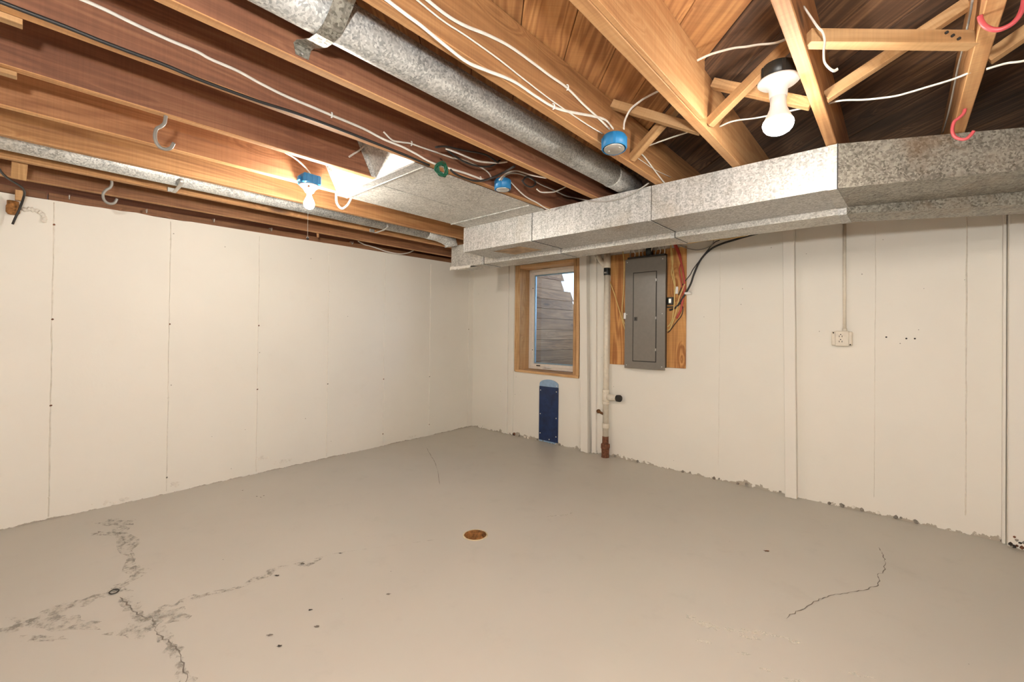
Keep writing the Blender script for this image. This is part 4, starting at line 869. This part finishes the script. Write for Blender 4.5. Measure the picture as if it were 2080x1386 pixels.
MB().lathe([(0.0325, 1.868), (0.035, 1.872), (0.035, 1.94), (0.0325, 1.944)], (0, 0, 0), 20).build('rubber_coupling', 'dark_box', sp)
MB().box(-0.014, 0.014, -0.037, -0.033, 1.885, 1.90).build('hose_clamp', 'steel', sp)
MB().tube([(-0.02, -0.005, 1.96), (-0.10, 0.01, 2.06), (-0.13, 0.015, 2.10)], 0.027, 16).build('wye_branch', 'pipe_paint', sp)
MB().tube([(-0.015, -0.012, 0.44), (-0.055, -0.035, 0.462)], 0.013, 12).build('drain_cock', 'brass', sp)
MB().lathe([(0.012, -0.012), (0.021, -0.008), (0.021, 0.008), (0.012, 0.012)], (-0.062, -0.038, 0.468), 12, 'y').build('cock_handle', 'brass', sp)
MB().lathe([(0.033, 0.215), (0.034, 0.14), (0.046, 0.135), (0.048, 0.10), (0.042, 0.085), (0.039, 0.045), (0.041, 0.0)], (0, 0, 0), 8, smooth=False).build('rusty_fitting', 'rust', sp)

# ------------------------------------------------------------------ electrical panel on its plywood
o = MB().box(0, 0.96 + 0.16, -0.385, 0.385, -0.009, 0.009, 0.001).build('plywood_backer', 'ply')
o.matrix_world = Matrix.Translation((2.458, -0.0105, 0.955)) @ Matrix((Vector((0, 0, 1)), Vector((1, 0, 0)), Vector((0, 1, 0)))).transposed().to_4x4()
T(o, 'orange plywood board behind the grey breaker panel', 'plywood')
ep = T(empty('breaker_panel', (2.47, -0.02, 0.93)), 'tall grey electrical breaker panel with closed door', 'breaker panel')
X0, X1, Z0, Z1 = 2.272, 2.682, 0.932, 2.002
under(MB().box(X0 + 0.02, X1 - 0.012, -0.083, -0.0205, Z0 + 0.02, Z1 + 0.02, 0.002).build('box_body', 'panel_dark'), ep)
under(MB().box(X0, X1, -0.089, -0.083, Z0, Z1, 0.002).build('cover', 'panel'), ep)
dx0, dx1, dz0, dz1 = 2.366, 2.590, 1.008, 1.858
door = under(MB().box(dx0, dx1, -0.0935, -0.089, dz0, dz1, 0.0015).build('door', 'panel'), ep)
for a, b, c, d in ((dx0 - 0.008, dx0, dz0 - 0.008, dz1 + 0.008), (dx1, dx1 + 0.008, dz0 - 0.008, dz1 + 0.008), (dx0, dx1, dz0 - 0.008, dz0), (dx0, dx1, dz1, dz1 + 0.008)):
    under(MB().box(a, b, -0.0895, -0.0888, c, d).build('door_gap', 'line'), ep)
def at_door(o): o.parent = door; o.location = Vector(o.location) - Vector(door.location) - Vector(ep.location); return o
at_door(MB().box(2.374, 2.408, -0.0955, -0.0935, 1.395, 1.432, 0.001).build('latch_plate', 'panel_dark'))
at_door(MB().box(2.384, 2.395, -0.0970, -0.0955, 1.403, 1.424, 0.001).build('latch', 'line'))
for z in (1.42, 1.12, 1.78): under(MB().box(dx1 - 0.001, dx1 + 0.006, -0.0955, -0.089, z - 0.012, z + 0.012, 0.001).build('hinge', 'steel'), ep)
for x in (X0 + 0.022, X1 - 0.03):
    for z in (Z0 + 0.03, 1.46, Z1 - 0.03): under(MB().lathe([(0.006, 0), (0.005, -0.002), (0, -0.0025)], (x, -0.089, z), 10, 'y').build('screw', 'steel'), ep)
under(MB().box(2.262, 2.285, -0.0935, -0.089, 1.415, 1.475, 0.003).build('white_tag', 'white_plastic'), ep)
# conduits and wires above the panel
o = MB().tube([(2.50, -0.05, Z1 + 0.02), (2.50, -0.05, 2.13)], 0.030, 16).build('conduit', 'dark_box'); rebase(o, (2.50, -0.05, Z1)); T(o, 'black conduit entering the top of the breaker panel', 'conduit')
rn = random.Random(31)
for k in range(9):
    x = 2.31 + 0.042 * k + 0.01 * rn.random()
    pts = [(x, -0.05 - 0.02 * rn.random(), Z1 + 0.02), (x + 0.02 * (rn.random() - 0.5), -0.055, Z1 + 0.06), (x + 0.07 * (rn.random() - 0.5), -0.05 - 0.03 * rn.random(), 2.13)]
    cable('panel_cable', pts, 0.006, 'white_cable' if k % 3 else 'grey_cable', 'short cable entering the top of the breaker panel', 'cable', 'cables into the panel top')
def pc(name, py, pts, r, mat, lab, grp='loose cables around the breaker panel'): return cable('panel_cable', pts, r, mat, lab, 'cable', grp)
pc(0, 0, [(2.730, -0.034, 2.127), (2.749, -0.034, 2.078), (2.772, -0.034, 2.030), (2.796, -0.034, 1.955), (2.814, -0.034, 1.885), (2.824, -0.034, 1.825), (2.834, -0.034, 1.739), (2.834, -0.034, 1.671), (2.826, -0.034, 1.609), (2.813, -0.034, 1.537), (2.800, -0.034, 1.483), (2.764, -0.034, 1.416)], 0.010, 'red_cable', 'thick red cable right of the breaker panel')
pc(0, 0, [(2.747, -0.030, 2.116), (2.785, -0.030, 2.029), (2.803, -0.030, 1.945), (2.786, -0.030, 1.865), (2.800, -0.030, 1.764), (2.815, -0.030, 1.673), (2.793, -0.030, 1.583), (2.825, -0.030, 1.510)], 0.006, 'red_cable', 'thinner red cable tangled beside the thick red one')
pc(0, 0, [(2.707, -0.045, 2.137), (2.713, -0.045, 2.022), (2.728, -0.045, 1.892), (2.742, -0.045, 1.803), (2.752, -0.045, 1.730), (2.748, -0.045, 1.630), (2.745, -0.045, 1.525), (2.736, -0.045, 1.457), (2.727, -0.045, 1.397), (2.705, -0.045, 1.356), (2.686, -0.045, 1.338)], 0.0055, 'yellow_cable', 'yellow cable dropping close beside the breaker panel')
pc(0, 0, [(2.840, -0.040, 1.729), (2.818, -0.040, 1.672), (2.792, -0.040, 1.610), (2.775, -0.040, 1.538), (2.766, -0.040, 1.488), (2.748, -0.040, 1.429), (2.730, -0.040, 1.375), (2.708, -0.040, 1.320), (2.680, -0.040, 1.301)], 0.0055, 'yellow_cable', 'yellow cable curving back to the panel side from the red cables')
pc(0, 0, [(2.706, -0.042, 2.106), (2.730, -0.042, 1.951), (2.717, -0.042, 1.852), (2.732, -0.042, 1.777), (2.756, -0.042, 1.693)], 0.005, 'yellow_cable', 'second yellow cable high beside the panel')
pc(0, 0, [(3.433, -0.038, 2.107), (3.334, -0.038, 2.092), (3.247, -0.038, 2.075), (3.157, -0.038, 2.057), (3.060, -0.038, 2.018), (2.977, -0.038, 1.935), (2.922, -0.038, 1.817), (2.892, -0.038, 1.726), (2.845, -0.038, 1.639), (2.792, -0.038, 1.555), (2.751, -0.038, 1.511), (2.701, -0.038, 1.494)], 0.009, 'black_cable', 'thick black cable sweeping from the duct to the panel')
pc(0, 0, [(3.134, -0.030, 2.092), (3.086, -0.030, 2.072), (3.012, -0.030, 1.990), (2.961, -0.030, 1.925), (2.910, -0.030, 1.859), (2.885, -0.030, 1.812), (2.858, -0.030, 1.778), (2.814, -0.030, 1.718), (2.779, -0.030, 1.629)], 0.004, 'black_cable', 'thin dark wire beside the thick black cable')
pc(0, 0, [(2.791, -0.036, 1.565), (2.823, -0.036, 1.509), (2.814, -0.036, 1.446), (2.774, -0.036, 1.393), (2.738, -0.036, 1.347), (2.706, -0.036, 1.301), (2.683, -0.036, 1.283)], 0.004, 'black_cable', 'dark wire looping low behind the yellow cables')
pc(0, 0, [(2.771, -0.045, 2.101), (2.853, -0.045, 2.055), (2.949, -0.045, 2.026), (3.029, -0.045, 2.034), (3.074, -0.045, 2.058), (3.090, -0.045, 2.095)], 0.0045, 'grey_cable', 'pale wire drooping under the duct right of the panel')
pc(0, 0, [(2.769, -0.050, 2.101), (2.911, -0.050, 2.096), (3.005, -0.050, 2.101), (3.112, -0.050, 2.096), (3.223, -0.050, 2.089), (3.363, -0.050, 2.099)], 0.0045, 'yellow_cable', 'yellow cable running along under the duct right of the panel')
pc(0, 0, [(2.061, -0.034, 1.970), (2.069, -0.034, 1.827), (2.098, -0.034, 1.744), (2.129, -0.034, 1.668), (2.167, -0.034, 1.559), (2.200, -0.034, 1.458), (2.229, -0.034, 1.369), (2.251, -0.034, 1.304)], 0.005, 'yellow_cable', 'outer pale yellow cable left of the breaker panel')
pc(0, 0, [(2.214, -0.034, 2.115), (2.227, -0.034, 2.029), (2.233, -0.034, 1.929), (2.230, -0.034, 1.780), (2.225, -0.034, 1.666), (2.216, -0.034, 1.567), (2.214, -0.034, 1.493), (2.228, -0.034, 1.408), (2.256, -0.034, 1.349)], 0.005, 'yellow_cable', 'inner pale yellow cable hugging the left side of the panel')
t_ = (2.706, -0.030, 1.578)
e = T(empty('ground_block', (t_[0], -0.020, t_[2])), 'small dark green grounding block right of the breaker panel', 'block')
MB().box(-0.030, 0.030, -0.030, -0.001, -0.035, 0.035, 0.003).build('block_body', 'dark_box', e)
MB().box(-0.010, 0.016, -0.036, -0.030, -0.022, 0.022, 0.003).build('clamp', 'steel', e)
MB().box(-0.036, 0.036, -0.020, -0.001, -0.062, -0.050, 0.002).build('bar', 'panel_dark', e)
t_ = (2.760, -0.030, 1.676)
o = MB().box(-0.016, 0.016, -0.018, -0.001, -0.034, 0.034, 0.005).build('switch_plate', 'white_plastic', loc=(t_[0], -0.020, t_[2])); T(o, 'small cream cable connector on the plywood beside the panel', 'connector')
t_ = (2.857, -0.010, 1.640)
o = MB().box(-0.026, 0.026, -0.052, -0.0005, -0.008, 0.012, 0.003).build('cable_clip', 'white_plastic', loc=(t_[0] + 0.01, 0, t_[2])); T(o, 'white clip holding the thick black cable to the wall', 'clip')

# ------------------------------------------------------------------ wall outlet and conduit
t_ = (3.988, -0.030, 1.249)
ou = T(empty('wall_outlet', (t_[0], 0, t_[2])), 'cream painted double outlet on the right wall', 'outlet')
MB().box(-0.062, 0.062, -0.040, -0.0005, -0.052, 0.052, 0.006).build('surface_box', 'pipe_paint', ou)
MB().box(-0.040, 0.043, -0.050, -0.040, -0.056, 0.056, 0.004).build('receptacle', 'pipe_paint', ou)
for zc in (0.020, -0.018):
    MB().lathe([(0.0038, 0), (0.0038, -0.002), (0, -0.002)], (0, 0, 0), 8, 'y').build('slot', 'chip', ou, loc=(-0.006, -0.0495, zc + 0.010))
    for s in (-1, 1): MB().box(-0.0018, 0.0018, -0.0015, 0.001, -0.006, 0.006).build('slot', 'chip', ou, loc=(-0.006 + 0.008 * s, -0.050, zc - 0.004))
for x, z in ((-0.050, 0.042), (0.050, -0.044)): MB().lathe([(0.005, 0), (0.005, -0.003), (0, -0.003)], (0, 0, 0), 8, 'y').build('screw', 'chip', ou, loc=(x, -0.040, z))
t2 = (4.003, -0.020, 1.569)
o = MB().tube([(t2[0], -0.020, t_[2] + 0.050), (t2[0] - 0.003, -0.020, 1.7), (t2[0] - 0.004, -0.020, 2.12)], 0.0105, 12).build('conduit', 'pipe_paint'); rebase(o, (t2[0], -0.02, t_[2] + 0.05)); T(o, 'thin cream conduit rising from the outlet to the duct', 'conduit')
MB().lathe([(0.014, 0.0), (0.015, 0.004), (0.015, 0.020), (0.012, 0.024)], (0, 0, 0), 14).build('connector', 'pipe_paint', o)
